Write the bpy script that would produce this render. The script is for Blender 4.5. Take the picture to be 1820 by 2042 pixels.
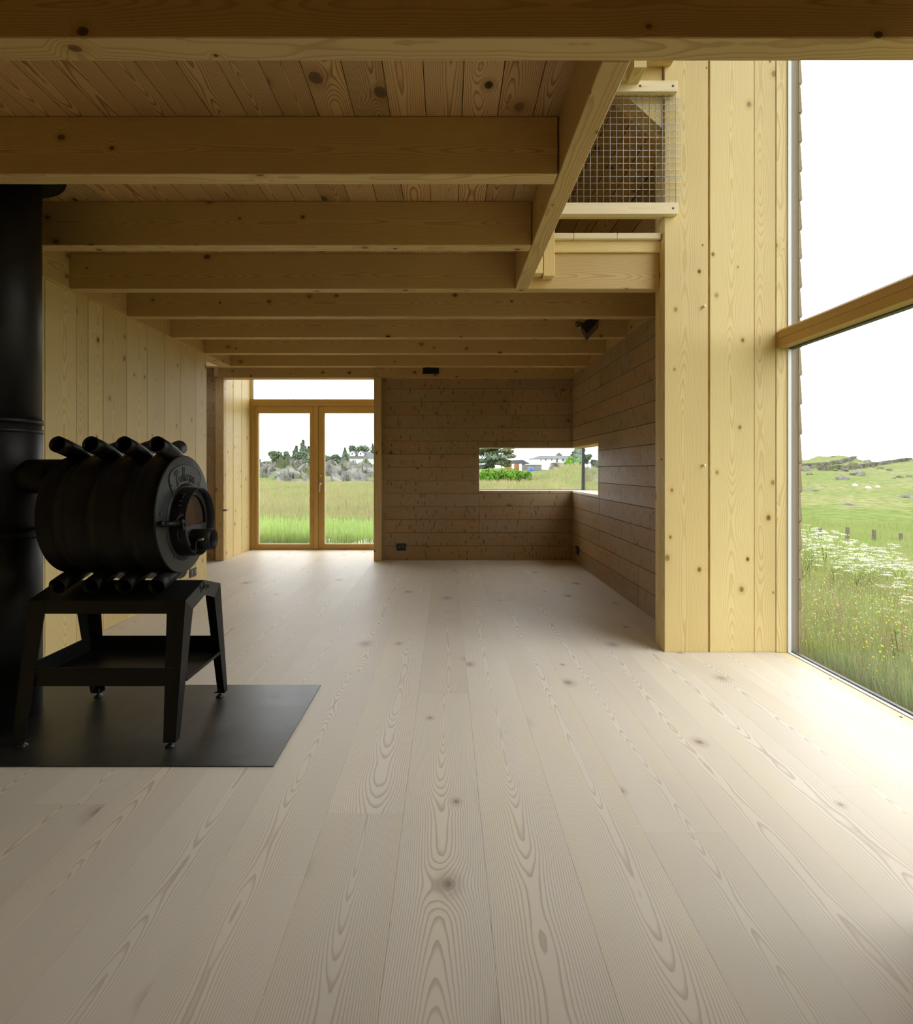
import bpy, bmesh, math, random
import numpy as np
from mathutils import Vector, Matrix

for o in list(bpy.data.objects):
    bpy.data.objects.remove(o)
scene = bpy.context.scene
COL = scene.collection
R = random.Random(7)

# ------------------------------------------------------------------ camera
CAMZ, FP, VU, VV = 1.2, 1130.0, 890.0, 937.0
cam_d = bpy.data.cameras.new('camera')
cam = bpy.data.objects.new('camera', cam_d)
COL.objects.link(cam)
cam.location = (0, 0, CAMZ)
cam.rotation_euler = (math.pi / 2, 0, 0)
cam_d.sensor_fit = 'HORIZONTAL'
cam_d.sensor_width = 36
cam_d.lens = FP * 36 / 1820
cam_d.shift_x = (910 - VU) / 1820
cam_d.shift_y = -(1021 - VV) / 1820
cam_d.clip_start = 0.05
cam_d.clip_end = 2000
scene.camera = cam

# ------------------------------------------------------------------ light
world = bpy.data.worlds.new('overcast_sky')
scene.world = world
world.use_nodes = True
wn = world.node_tree
for n in list(wn.nodes):
    wn.nodes.remove(n)
w_out = wn.nodes.new('ShaderNodeOutputWorld')
w_bg = wn.nodes.new('ShaderNodeBackground')
w_tc = wn.nodes.new('ShaderNodeTexCoord')
w_sep = wn.nodes.new('ShaderNodeSeparateXYZ')
w_ramp = wn.nodes.new('ShaderNodeValToRGB')
w_ramp.color_ramp.elements[0].position = 0.0
w_ramp.color_ramp.elements[0].color = (0.93, 0.97, 1.0, 1)
w_ramp.color_ramp.elements[1].position = 0.8
w_ramp.color_ramp.elements[1].color = (1.0, 1.0, 1.0, 1)
wn.links.new(w_tc.outputs['Generated'], w_sep.inputs[0])
wn.links.new(w_sep.outputs['Z'], w_ramp.inputs[0])
wn.links.new(w_ramp.outputs[0], w_bg.inputs['Color'])
wn.links.new(w_bg.outputs[0], w_out.inputs['Surface'])
w_bg.inputs['Strength'].default_value = 3.0
scene.view_settings.view_transform = 'Standard'
scene.view_settings.look = 'None'
scene.view_settings.exposure = 0.70
scene.view_settings.gamma = 1.0
scene.view_settings.use_curve_mapping = False
scene.cycles.max_bounces = 10
scene.cycles.diffuse_bounces = 6
scene.cycles.glossy_bounces = 3
scene.cycles.transparent_max_bounces = 12
scene.cycles.sample_clamp_indirect = 8.0
scene.cycles.caustics_reflective = False
scene.cycles.caustics_refractive = False


# ------------------------------------------------------------------ materials
class NT:
    def __init__(s, name):
        s.m = bpy.data.materials.new(name)
        s.m.use_nodes = True
        s.t = s.m.node_tree
        for n in list(s.t.nodes):
            s.t.nodes.remove(n)
        s.out = s.t.nodes.new('ShaderNodeOutputMaterial')

    def n(s, kind, **kw):
        x = s.t.nodes.new('ShaderNode' + kind)
        for k, v in kw.items():
            setattr(x, k, v)
        return x

    def put(s, sock, v):
        if hasattr(v, 'node'):
            s.t.links.new(v, sock)
        elif v is not None:
            sock.default_value = v

    def math(s, op, a, b=None, c=None, clamp=False):
        x = s.n('Math', operation=op, use_clamp=clamp)
        s.put(x.inputs[0], a)
        if b is not None: s.put(x.inputs[1], b)
        if c is not None: s.put(x.inputs[2], c)
        return x.outputs[0]

    def sep(s, v):
        x = s.n('SeparateXYZ'); s.put(x.inputs[0], v)
        return x.outputs

    def comb(s, a, b, c):
        x = s.n('CombineXYZ')
        for i, q in enumerate((a, b, c)): s.put(x.inputs[i], q)
        return x.outputs[0]

    def attr(s, name):
        return s.n('Attribute', attribute_type='GEOMETRY', attribute_name=name)

    def noise(s, v, scale=1.0, detail=2.0, rough=0.5):
        x = s.n('TexNoise', noise_dimensions='3D')
        s.put(x.inputs['Vector'], v); x.inputs['Scale'].default_value = scale
        x.inputs['Detail'].default_value = detail; x.inputs['Roughness'].default_value = rough
        return x.outputs[0]

    def mix(s, f, a, b, blend='MIX'):
        x = s.n('Mix', data_type='RGBA', blend_type=blend)
        s.put(x.inputs[0], f); s.put(x.inputs[6], a); s.put(x.inputs[7], b)
        return x.outputs[2]

    def rng(s, v, a, b, c=0.0, d=1.0, smooth=True):
        x = s.n('MapRange', interpolation_type='SMOOTHSTEP' if smooth else 'LINEAR', clamp=True)
        s.put(x.inputs[0], v)
        for i, q in enumerate((a, b, c, d)): s.put(x.inputs[i + 1], q)
        return x.outputs[0]

    def bsdf(s, col, rough=0.5, metal=0.0, spec=0.5, normal=None):
        b = s.n('BsdfPrincipled')
        s.put(b.inputs['Base Color'], col); s.put(b.inputs['Roughness'], rough)
        b.inputs['Metallic'].default_value = metal
        b.inputs['Specular IOR Level'].default_value = spec
        if normal is not None: s.put(b.inputs['Normal'], normal)
        s.t.links.new(b.outputs[0], s.out.inputs['Surface'])
        return b

    def bump(s, h, strength, dist=0.01):
        b = s.n('Bump'); b.inputs['Strength'].default_value = strength
        b.inputs['Distance'].default_value = dist; s.put(b.inputs['Height'], h)
        return b.outputs[0]


def c4(c): return (c[0], c[1], c[2], 1.0)


def wood(name, light, dark, freq=90, contrast=0.6, knot_scale=2.6, knot_share=0.5, knot_r=0.035,
         knot_col=(0.10, 0.05, 0.02), pith=0.05, rough=0.5, spec=0.3, vary=0.18, cathedral=0.06,
         weathered=False, sharp=0.55, warm=None, bump=0.05, band=0.0, bandcol=None, knot_hole=0.3):
    s = NT(name)
    wc = s.sep(s.attr('wc').outputs['Vector'])
    rnd = s.attr('rnd').outputs['Fac']
    a, l, d = wc[0], wc[1], wc[2]
    r1 = s.math('FRACT', s.math('MULTIPLY', rnd, 7.31))
    r2 = s.math('FRACT', s.math('MULTIPLY', rnd, 13.77))
    r3 = s.math('FRACT', s.math('MULTIPLY', rnd, 29.13))
    off = s.math('MULTIPLY', rnd, 53.0)
    # slow wander of the log along its length
    nl = s.noise(s.comb(off, s.math('MULTIPLY', l, 0.85), 0.0), 1.0, 2.0, 0.45)
    ns = s.noise(s.comb(s.math('ADD', s.math('MULTIPLY', a, 3.0), off), s.math('MULTIPLY', l, 1.4), s.math('MULTIPLY', d, 3.0)), 1.0, 2.0, 0.5)
    nf = s.noise(s.comb(s.math('ADD', s.math('MULTIPLY', a, 26.0), off), s.math('MULTIPLY', l, 9.0), d), 1.0, 2.0, 0.6)
    # knots
    kcd = s.sep(s.attr('kc').outputs['Vector'])
    ka, kl = kcd[0], kcd[1]
    kv = s.n('TexVoronoi', voronoi_dimensions='2D', feature='F1')
    s.put(kv.inputs['Vector'], s.comb(s.math('ADD', s.math('MULTIPLY', ka, knot_scale), off),
                                      s.math('ADD', s.math('MULTIPLY', kl, knot_scale * 0.75), s.math('MULTIPLY', off, 3.1)), 0.0))
    kv.inputs['Scale'].default_value = 1.0
    kd = s.math('MULTIPLY', kv.outputs['Distance'], 1.0)
    kc = s.sep(kv.outputs['Color'])
    sel = s.math('LESS_THAN', kc[0], knot_share)
    ksize = s.math('MULTIPLY_ADD', kc[1], knot_r * 1.5 * knot_scale, knot_r * 0.45 * knot_scale)
    kdn = s.math('ADD', kd, s.math('MULTIPLY_ADD', nf, 0.03, -0.015))
    kmask = s.math('MULTIPLY', s.rng(kdn, s.math('MULTIPLY', ksize, 0.8), ksize, 1.0, 0.0), sel)
    kinfl = s.math('MULTIPLY', s.math('MULTIPLY', s.rng(kd, s.math('MULTIPLY', ksize, 0.6), s.math('MULTIPLY', ksize, 4.5), 1.0, 0.0), sel), ksize)
    px = s.math('ADD', a, s.math('ADD', s.math('MULTIPLY_ADD', r1, 0.07, -0.035), s.math('MULTIPLY_ADD', ns, 0.05, -0.025)))
    pd = s.math('ADD', d, s.math('ADD', s.math('MULTIPLY_ADD', nl, cathedral * 4, -cathedral * 2),
                                 s.math('MULTIPLY_ADD', r2, pith, 0.006)))
    rr = s.math('SQRT', s.math('ADD', s.math('MULTIPLY', px, px), s.math('MULTIPLY', pd, pd)))
    rr = s.math('ADD', rr, s.math('MULTIPLY', kinfl, 0.34))
    rr = s.math('ADD', rr, s.math('MULTIPLY_ADD', nf, 0.0035, -0.00175))
    # denser rings away from the pith
    ph = s.math('MULTIPLY', s.math('POWER', s.math('MAXIMUM', rr, 0.0001), 1.15), freq)
    fr = s.math('FRACT', ph)
    ring = s.math('MULTIPLY', s.rng(fr, 1.0 - sharp, 0.9, 0.0, 1.0), s.rng(fr, 0.92, 1.0, 1.0, 0.0))
    fib = s.noise(s.comb(s.math('ADD', s.math('MULTIPLY', a, 420.0), off), s.math('MULTIPLY', l, 5.0), s.math('MULTIPLY', d, 420.0)), 1.0, 2.0, 0.6)
    amt = s.math('MULTIPLY', s.rng(nl, 0.3, 0.7, 0.65, 1.0), contrast)
    f = s.math('MULTIPLY', ring, amt)
    f = s.math('ADD', f, s.math('MULTIPLY_ADD', fib, 0.20, -0.10), clamp=True)
    lightv = c4(light)
    if warm:
        lightv = s.mix(r3, c4(light), c4(warm))
    if bandcol:      # sapwood streak along a plank
        bn = s.noise(s.comb(s.math('ADD', s.math('MULTIPLY', a, 9.0), off), s.math('MULTIPLY', l, 0.35), 0.0), 1.0, 2.0, 0.5)
        lightv = s.mix(s.math('MULTIPLY', s.rng(bn, 0.45, 0.68), band), lightv, c4(bandcol))
    col = s.mix(f, lightv, c4(dark))
    br = s.math('ADD', s.math('MULTIPLY_ADD', r2, vary, 1 - vary * 0.55), s.math('MULTIPLY_ADD', ns, 0.16, -0.08))
    col = s.mix(1.0, col, s.comb(br, br, br), 'MULTIPLY')
    halo = s.math('MULTIPLY', s.rng(kd, ksize, s.math('MULTIPLY', ksize, 2.6), 0.45, 0.0), sel)
    col = s.mix(halo, col, c4(dark))
    kcol = s.mix(s.rng(kdn, s.math('MULTIPLY', ksize, 0.15), s.math('MULTIPLY', ksize, 0.75), 0.0, 1.0), c4([q * knot_hole for q in knot_col]), c4(knot_col))
    kk = s.math('MULTIPLY', kmask, s.math('MULTIPLY_ADD', kc[2], 0.5, 0.5))
    col = s.mix(kk, col, kcol)
    h = ring
    if weathered:
        g1 = s.noise(s.comb(s.math('ADD', s.math('MULTIPLY', a, 2.5), off), s.math('MULTIPLY', l, 1.3), 0.0), 1.0, 4.0, 0.6)
        col = s.mix(s.rng(g1, 0.35, 0.7, 0.0, 0.65), col, (0.37, 0.30, 0.195, 1))
        # short cross cracks and dents
        kx = s.n('TexVoronoi', voronoi_dimensions='2D', feature='F1')
        s.put(kx.inputs['Vector'], s.comb(s.math('ADD', s.math('MULTIPLY', ka, 4.2), off), s.math('MULTIPLY', kl, 6.0), 0.0))
        q = s.sep(kx.outputs['Position'])
        qc = s.sep(kx.outputs['Color'])
        vx = s.sep(s.comb(s.math('ADD', s.math('MULTIPLY', ka, 4.2), off), s.math('MULTIPLY', kl, 6.0), 0.0))
        da = s.math('ABSOLUTE', s.math('SUBTRACT', vx[0], q[0]))
        dl = s.math('ABSOLUTE', s.math('ADD', s.math('SUBTRACT', vx[1], q[1]), s.math('MULTIPLY_ADD', nf, 0.07, -0.035)))
        cr = s.math('MULTIPLY', s.rng(da, 0.15, 0.42, 1.0, 0.0), s.rng(dl, 0.012, 0.06, 1.0, 0.0))
        cr = s.math('MULTIPLY', cr, s.math('MULTIPLY', s.math('LESS_THAN', qc[0], 0.12), s.math('MULTIPLY_ADD', qc[1], 0.7, 0.3)))
        col = s.mix(s.math('MULTIPLY', cr, 0.75), col, (0.045, 0.03, 0.015, 1))
        h = s.math('SUBTRACT', s.math('MULTIPLY', ring, 0.4), cr)
    nm = s.bump(h, bump, 0.004) if bump > 0 else None
    s.bsdf(col, rough, 0, spec, nm)
    return s.m


PINE_L, PINE_D = (0.75, 0.61, 0.30), (0.57, 0.395, 0.12)
M = {}
M['pine'] = wood('pale_pine', PINE_L, PINE_D, freq=150, contrast=0.75, knot_scale=4.6, knot_share=0.42, knot_r=0.0095,
                 knot_col=(0.20, 0.10, 0.035), warm=(0.72, 0.56, 0.26), vary=0.12)
M['beam'] = wood('joist_pine', (0.63, 0.465, 0.21), (0.40, 0.24, 0.08), freq=170, contrast=0.75, knot_scale=4.6, knot_share=0.5,
                 knot_r=0.0095, knot_col=(0.085, 0.04, 0.015), warm=(0.57, 0.415, 0.18), vary=0.16, pith=0.03, cathedral=0.05)
M['deck'] = wood('ceiling_boards', (0.64, 0.445, 0.21), (0.28, 0.14, 0.05), freq=190, contrast=1.0, knot_scale=3.6, knot_share=0.5,
                 knot_r=0.015, knot_col=(0.055, 0.025, 0.01), warm=(0.54, 0.34, 0.14), vary=0.36, cathedral=0.05)
M['old'] = wood('weathered_boards', (0.44, 0.275, 0.135), (0.26, 0.145, 0.065), freq=170, contrast=0.6, knot_scale=4.0, knot_share=0.35,
                knot_r=0.012, knot_col=(0.04, 0.025, 0.012), warm=(0.40, 0.28, 0.155), vary=0.22, weathered=True, bump=0.35, spec=0.2)
M['floor'] = wood('whitened_floor', (0.765, 0.715, 0.625), (0.48, 0.40, 0.32), freq=205, contrast=0.72, knot_scale=1.9, knot_share=0.55,
                  knot_r=0.017, knot_col=(0.44, 0.385, 0.31), warm=(0.735, 0.675, 0.585), vary=0.09, pith=0.035, cathedral=0.05, rough=0.5,
                  spec=0.25, sharp=0.5, bump=0.02, band=0.5, bandcol=(0.79, 0.71, 0.545), knot_hole=0.6)
M['larch'] = wood('oiled_frame', (0.50, 0.32, 0.10), (0.36, 0.21, 0.055), freq=230, contrast=0.5, knot_scale=2.0, knot_share=0.06,
                  knot_r=0.008, vary=0.08, cathedral=0.02, pith=0.2)
M['sill'] = wood('pale_sill', (0.80, 0.69, 0.46), (0.68, 0.51, 0.27), freq=200, contrast=0.5, knot_scale=2.0, knot_share=0.1,
                 knot_r=0.008, vary=0.05, cathedral=0.02, pith=0.2)
M['shingle'] = wood('grey_shingle', (0.27, 0.215, 0.15), (0.14, 0.105, 0.07), freq=200, contrast=0.6, knot_scale=3.0, knot_share=0.1,
                    knot_r=0.01, vary=0.35, cathedral=0.02, rough=0.9, spec=0.1)


def plain(name, col, rough=0.5, metal=0.0, spec=0.5, nz=None):
    s = NT(name)
    c = c4(col)
    if nz:
        tc = s.n('TexCoord')
        f = s.noise(tc.outputs['Object'], nz[0], 4.0, 0.6)
        c = s.mix(s.rng(f, 0.3, 0.7), c4(col), c4(nz[1]))
    s.bsdf(c, rough, metal, spec)
    return s.m


M['stove'] = plain('black_stove_paint', (0.0085, 0.0085, 0.0078), 0.42, 0.0, 0.22, (14, (0.011, 0.011, 0.010)))
M['stove_front'] = plain('stove_paint_window_lit', (0.022, 0.022, 0.020), 0.42, 0.0, 0.5, (12, (0.027, 0.027, 0.024)))  # lighter copy of the stove black, window light put into the colour
M['flue'] = plain('matt_flue_black', (0.008, 0.008, 0.008), 0.50, 0.0, 0.4, (5, (0.01, 0.01, 0.01)))
M['rubber'] = plain('black_plastic', (0.012, 0.012, 0.012), 0.45)
M['inside'] = plain('socket_hole', (0.003, 0.003, 0.003), 0.8)
M['brass'] = plain('brass', (0.62, 0.52, 0.30), 0.32, 1.0)
M['steel'] = plain('brushed_steel', (0.55, 0.54, 0.50), 0.35, 1.0)
M['wire'] = plain('galvanised_wire', (0.36, 0.365, 0.36), 0.5, 0.7)
M['white_metal'] = plain('white_aluminium', (0.82, 0.84, 0.86), 0.4)
M['gasket'] = plain('dark_gasket', (0.05, 0.055, 0.055), 0.5)
M['dark_metal'] = plain('grey_glazing_bar', (0.045, 0.05, 0.055), 0.4)
M['peg'] = plain('beech_peg', (0.80, 0.72, 0.50), 0.5)
M['pegdark'] = plain('dark_plug', (0.13, 0.06, 0.025), 0.6)
M['stone'] = None


def mat_plate():
    s = NT('raw_steel_plate')
    tc = s.n('TexCoord')
    o = tc.outputs['Object']
    a = s.noise(o, 3.0, 5.0, 0.65)
    b = s.noise(o, 14.0, 4.0, 0.6)
    col = s.mix(s.rng(a, 0.3, 0.7), (0.045, 0.046, 0.046, 1), (0.095, 0.094, 0.090, 1))
    rough = s.math('ADD', s.rng(a, 0.25, 0.75, 0.34, 0.44), s.math('MULTIPLY_ADD', b, 0.04, -0.02))
    s.bsdf(col, rough, 0.75, 0.5, s.bump(a, 0.05, 0.012))
    return s.m


M['plate'] = mat_plate()


def mat_glass(name, refl=1.0, tint=(1, 1, 1)):
    s = NT(name)
    fr = s.n('Fresnel')
    s.put(fr.inputs['IOR'], s.rng(s.n('NewGeometry').outputs['Backfacing'], 0.0, 1.0, 1.5, 1 / 1.5, False))
    tr = s.n('BsdfTransparent'); tr.inputs[0].default_value = c4(tint)
    gl = s.n('BsdfGlossy'); gl.inputs['Roughness'].default_value = 0.0
    mx = s.n('MixShader')
    s.put(mx.inputs[0], s.math('MULTIPLY', fr.outputs[0], refl))
    s.t.links.new(tr.outputs[0], mx.inputs[1]); s.t.links.new(gl.outputs[0], mx.inputs[2])
    s.t.links.new(mx.outputs[0], s.out.inputs['Surface'])
    return s.m


M['glass'] = mat_glass('window_glass', 1.0, (0.99, 0.995, 0.99))
M['stove_glass'] = plain('sooty_glass_with_reflection', (0.06, 0.036, 0.022), 0.10, 0.0, 0.7)  # brown base stands for the wall reflected in the sooty glass


def mat_ground():
    s = NT('meadow_ground')
    g = s.n('NewGeometry')
    p = g.outputs['Position']
    a = s.noise(p, 0.10, 4.0, 0.6)
    b = s.noise(p, 1.6, 5.0, 0.65)
    e = s.noise(p, 9.0, 3.0, 0.7)
    m1 = s.rng(a, 0.38, 0.62)
    col = s.mix(m1, (0.125, 0.165, 0.056, 1), (0.20, 0.195, 0.098, 1))
    col = s.mix(s.rng(b, 0.38, 0.62, 0.0, 0.8), col, (0.060, 0.108, 0.020, 1))
    col = s.mix(s.rng(e, 0.45, 0.75, 0.0, 0.4), col, (0.20, 0.178, 0.10, 1))
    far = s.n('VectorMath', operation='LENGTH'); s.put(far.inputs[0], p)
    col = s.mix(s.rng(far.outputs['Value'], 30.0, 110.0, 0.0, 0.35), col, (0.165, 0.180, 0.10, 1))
    s.bsdf(col, 0.95, 0, 0.0, s.bump(s.math('ADD', b, s.math('MULTIPLY', e, 0.4)), 0.6, 0.25))
    return s.m


def mat_leaf(name, c1, c2, c3=None, trans=0.45):
    s = NT(name)
    r = s.attr('rnd').outputs['Fac']
    col = s.mix(r, c4(c1), c4(c2))
    if c3:
        f = s.math('GREATER_THAN', s.math('FRACT', s.math('MULTIPLY', r, 17.3)), 0.62)
        col = s.mix(f, col, c4(c3))
    df = s.n('BsdfDiffuse'); tl = s.n('BsdfTranslucent'); mx = s.n('MixShader')
    s.put(df.inputs[0], col); s.put(tl.inputs[0], col); mx.inputs[0].default_value = trans
    s.t.links.new(df.outputs[0], mx.inputs[1]); s.t.links.new(tl.outputs[0], mx.inputs[2])
    s.t.links.new(mx.outputs[0], s.out.inputs['Surface'])
    return s.m


M['ground'] = mat_ground()
M['grass'] = mat_leaf('grass_blades', (0.1389, 0.2517, 0.0434), (0.2257, 0.3125, 0.0868), (0.2951, 0.2691, 0.1476))
M['lush'] = mat_leaf('lush_grass', (0.23, 0.38, 0.085), (0.35, 0.50, 0.15), (0.43, 0.46, 0.22))
M['hay'] = mat_leaf('hay_grass', (0.20, 0.255, 0.085), (0.31, 0.31, 0.145), (0.30, 0.225, 0.14))
M['petal'] = mat_leaf('white_petals', (0.50, 0.54, 0.42), (0.72, 0.73, 0.64), None, 0.2)
M['yellow'] = mat_leaf('yellow_petals', (0.85, 0.72, 0.03), (0.9, 0.82, 0.08), None, 0.2)
M['pink'] = mat_leaf('dry_seed_heads', (0.2912, 0.1680, 0.1232), (0.3248, 0.2576, 0.1904), None, 0.2)
M['conifer'] = mat_leaf('conifer_needles', (0.055, 0.09, 0.055), (0.16, 0.20, 0.125), None, 0.2)
M['pinegrey'] = mat_leaf('pine_needles', (0.0630, 0.0976, 0.0574), (0.1492, 0.1894, 0.1204), None, 0.15)
M['bush'] = mat_leaf('bush_leaves', (0.075, 0.19, 0.02), (0.16, 0.31, 0.05), None, 0.3)
M['sapling'] = mat_leaf('sapling_leaves', (0.1470, 0.3038, 0.0588), (0.2646, 0.4116, 0.1176), None, 0.35)
M['stem'] = plain('green_stem', (0.24, 0.33, 0.08), 0.7)
M['redstem'] = plain('red_brown_stem', (0.24, 0.12, 0.08), 0.7)
M['bark'] = plain('bark', (0.14, 0.11, 0.08), 0.9)
M['fence'] = plain('grey_fence_wood', (0.1309, 0.1194, 0.0924), 0.9, 0, 0.1, (30, (0.0847, 0.0770, 0.0616)))
M['slate'] = plain('slate_roof', (0.0450, 0.0475, 0.0550), 0.7, 0, 0.3, (1.2, (0.0600, 0.0625, 0.0700)))
M['whitewall'] = plain('white_house_paint', (0.80, 0.80, 0.76), 0.7)
M['redwall'] = plain('rust_red_boards', (0.1950, 0.0829, 0.0342), 0.8, 0, 0.2, (2, (0.2535, 0.1268, 0.0585)))
M['greywall'] = plain('grey_boards', (0.1344, 0.1386, 0.1302), 0.8, 0, 0.2, (1.5, (0.1764, 0.1764, 0.1638)))
M['bluebarrel'] = plain('blue_plastic', (0.06, 0.13, 0.50), 0.4)
M['houseglass'] = plain('dark_pane', (0.05, 0.06, 0.06), 0.15)
M['carpaint'] = plain('white_car_paint', (0.8, 0.8, 0.8), 0.25)


def mat_rock():
    s = NT('grey_rock')
    tc = s.n('NewGeometry')
    p = tc.outputs['Position']
    a = s.noise(p, 1.1, 6.0, 0.65)
    b = s.noise(p, 0.45, 3.0, 0.5)
    col = s.mix(s.rng(a, 0.35, 0.65), (0.065, 0.064, 0.056, 1), (0.165, 0.162, 0.145, 1))
    col = s.mix(s.rng(b, 0.5, 0.62, 0.0, 0.75), col, (0.10, 0.13, 0.046, 1))
    s.bsdf(col, 0.9, 0, 0.15, s.bump(a, 0.8, 0.3))
    return s.m


M['rock'] = mat_rock()


# ------------------------------------------------------------------ mesh helpers
def tag(o, label=None, cat=None, group=None, kind=None):
    if label: o['label'] = label
    if cat: o['category'] = cat
    if group: o['group'] = group
    if kind: o['kind'] = kind
    return o


def empty(name, loc=(0, 0, 0), label=None, cat=None, group=None, kind=None):
    o = bpy.data.objects.new(name, None)
    o.empty_display_size = 0.1
    o.location = loc
    COL.objects.link(o)
    return tag(o, label, cat, group, kind)


def world_loc(o):
    v = Vector(o.location)
    while o.parent:
        o = o.parent
        v += Vector(o.location)
    return v


class MB:
    """collects verts (world coordinates), faces, wood coordinates"""
    def __init__(s):
        s.v, s.f, s.wc, s.r, s.sm, s.mi, s.kc = [], [], [], [], [], [], []

    def add(s, vs, fs, wc=None, rnd=0.0, smooth=False, mi=0, kc=None):
        b = len(s.v)
        s.v += [tuple(q) for q in vs]
        s.f += [tuple(i + b for i in f) for f in fs]
        s.wc += [tuple(q) for q in (wc if wc is not None else vs)]
        s.kc += [tuple(q) for q in (kc if kc is not None else (wc if wc is not None else vs))]
        s.r += [rnd] * len(vs)
        s.sm += [smooth] * len(fs)
        s.mi += [mi] * len(fs)
        return s

    def box(s, x0, x1, y0, y1, z0, z1, axis='X', c=0.0, rnd=None, centre=None, mi=0, loff=None, wide=None):
        """axis: grain direction. wood coords: (across, along, depth)"""
        if rnd is None: rnd = R.random()
        if loff is None: loff = rnd * 11.0
        lo = Vector((x0, y0, z0)); hi = Vector((x1, y1, z1))
        mid = (lo + hi) / 2
        h = (hi - lo) / 2
        if c <= 0:
            vs = [(sx * h.x, sy * h.y, sz * h.z) for sx in (-1, 1) for sy in (-1, 1) for sz in (-1, 1)]
            fs = [(0, 1, 3, 2), (4, 6, 7, 5), (0, 4, 5, 1), (2, 3, 7, 6), (0, 2, 6, 4), (1, 5, 7, 3)]
        else:
            vs, fs, idx = [], [], {}
            for sx in (-1, 1):
                for sy in (-1, 1):
                    for sz in (-1, 1):
                        for k in range(3):
                            q = [sx * h.x, sy * h.y, sz * h.z]
                            for j in range(3):
                                if j != k: q[j] -= (sx, sy, sz)[j] * c
                            idx[(sx, sy, sz, k)] = len(vs); vs.append(tuple(q))
            S = (-1, 1)
            for k in range(3):
                i, j = [q for q in range(3) if q != k]
                for sk in S:
                    loop = []
                    for a_, b_ in ((-1, -1), (1, -1), (1, 1), (-1, 1)):
                        key = [0, 0, 0]; key[k] = sk; key[i] = a_; key[j] = b_
                        loop.append(idx[tuple(key) + (k,)])
                    fs.append(tuple(loop))
            for k in range(3):      # edges along axis k
                i, j = [q for q in range(3) if q != k]
                for a_ in S:
                    for b_ in S:
                        def K(sk, w):
                            key = [0, 0, 0]; key[k] = sk; key[i] = a_; key[j] = b_
                            return idx[tuple(key) + (w,)]
                        fs.append((K(-1, i), K(1, i), K(1, j), K(-1, j)))
            for sx in S:
                for sy in S:
                    for sz in S:
                        fs.append(tuple(idx[(sx, sy, sz, k)] for k in range(3)))
            # consistent outward winding
            out = []
            for f in fs:
                p = [Vector(vs[i]) for i in f]
                nrm = (p[1] - p[0]).cross(p[2] - p[0])
                cen = sum(p, Vector()) / len(p)
                out.append(f if nrm.dot(cen) > 0 else f[::-1])
            fs = out
        ax = 'XYZ'.index(axis)
        oth = [i for i in range(3) if i != ax]
        if wide is None:
            wide_i = oth[0] if h[oth[0]] >= h[oth[1]] else oth[1]
        else:
            wide_i = 'XYZ'.index(wide)
        dep_i = [i for i in oth if i != wide_i][0]
        cc = Vector(centre) if centre is not None else mid
        W = []
        P = []
        for q in vs:
            p = mid + Vector(q)
            P.append(tuple(p))
            w = p - cc
            W.append((w[wide_i], (p[ax]) + loff, w[dep_i]))
        # every face gets its own corners so that knots are laid out face by face
        P2, W2, K2, F2 = [], [], [], []
        for f in fs:
            p = [Vector(P[i]) for i in f]
            nrm = (p[1] - p[0]).cross(p[2] - p[0])
            big = max(range(3), key=lambda t: abs(nrm[t]))
            b0 = len(P2)
            for i in f:
                P2.append(P[i]); W2.append(W[i])
                w = W[i]
                K2.append((w[0], w[1], 0) if big == dep_i else ((w[2] + 5.3, w[1] + 2.1, 0) if big == wide_i else (w[0] + 11.3, w[2] + 3.7, 0)))
            F2.append(tuple(range(b0, b0 + len(f))))
        s.add(P2, F2, W2, rnd, False, mi, K2)
        return s

    def mesh(s, name, origin=(0, 0, 0)):
        me = bpy.data.meshes.new(name)
        o = Vector(origin)
        me.from_pydata([(a - o.x, b - o.y, c - o.z) for a, b, c in s.v], [], s.f)
        at = me.attributes.new('wc', 'FLOAT_VECTOR', 'POINT')
        at.data.foreach_set('vector', np.array(s.wc, dtype=np.float32).ravel())
        at = me.attributes.new('kc', 'FLOAT_VECTOR', 'POINT')
        at.data.foreach_set('vector', np.array(s.kc, dtype=np.float32).ravel())
        at = me.attributes.new('rnd', 'FLOAT', 'POINT')
        at.data.foreach_set('value', np.array(s.r, dtype=np.float32))
        me.polygons.foreach_set('use_smooth', s.sm)
        me.polygons.foreach_set('material_index', s.mi)
        me.update()
        return me

    def obj(s, name, mat, parent=None, origin=None, fix=False):
        """origin: object location (world). With a parent whose chain is unrotated the location is made relative."""
        if origin is None:
            origin = world_loc(parent) if parent else (0, 0, 0)
        me = s.mesh(name, origin)
        for m in (mat if isinstance(mat, (list, tuple)) else [mat]):
            me.materials.append(m)
        if fix:
            bm = bmesh.new(); bm.from_mesh(me)
            bmesh.ops.recalc_face_normals(bm, faces=bm.faces)
            bm.to_mesh(me); bm.free()
        o = bpy.data.objects.new(name, me)
        COL.objects.link(o)
        if parent:
            o.parent = parent
            o.location = Vector(origin) - world_loc(parent)
        else:
            o.location = origin
        return o


def struct(name, mb, mat, label=None, origin=(0, 0, 0), **kw):
    o = mb.obj(name, mat, origin=origin, **kw)
    o['kind'] = 'structure'
    if label: o['label'] = label
    return o


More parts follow.
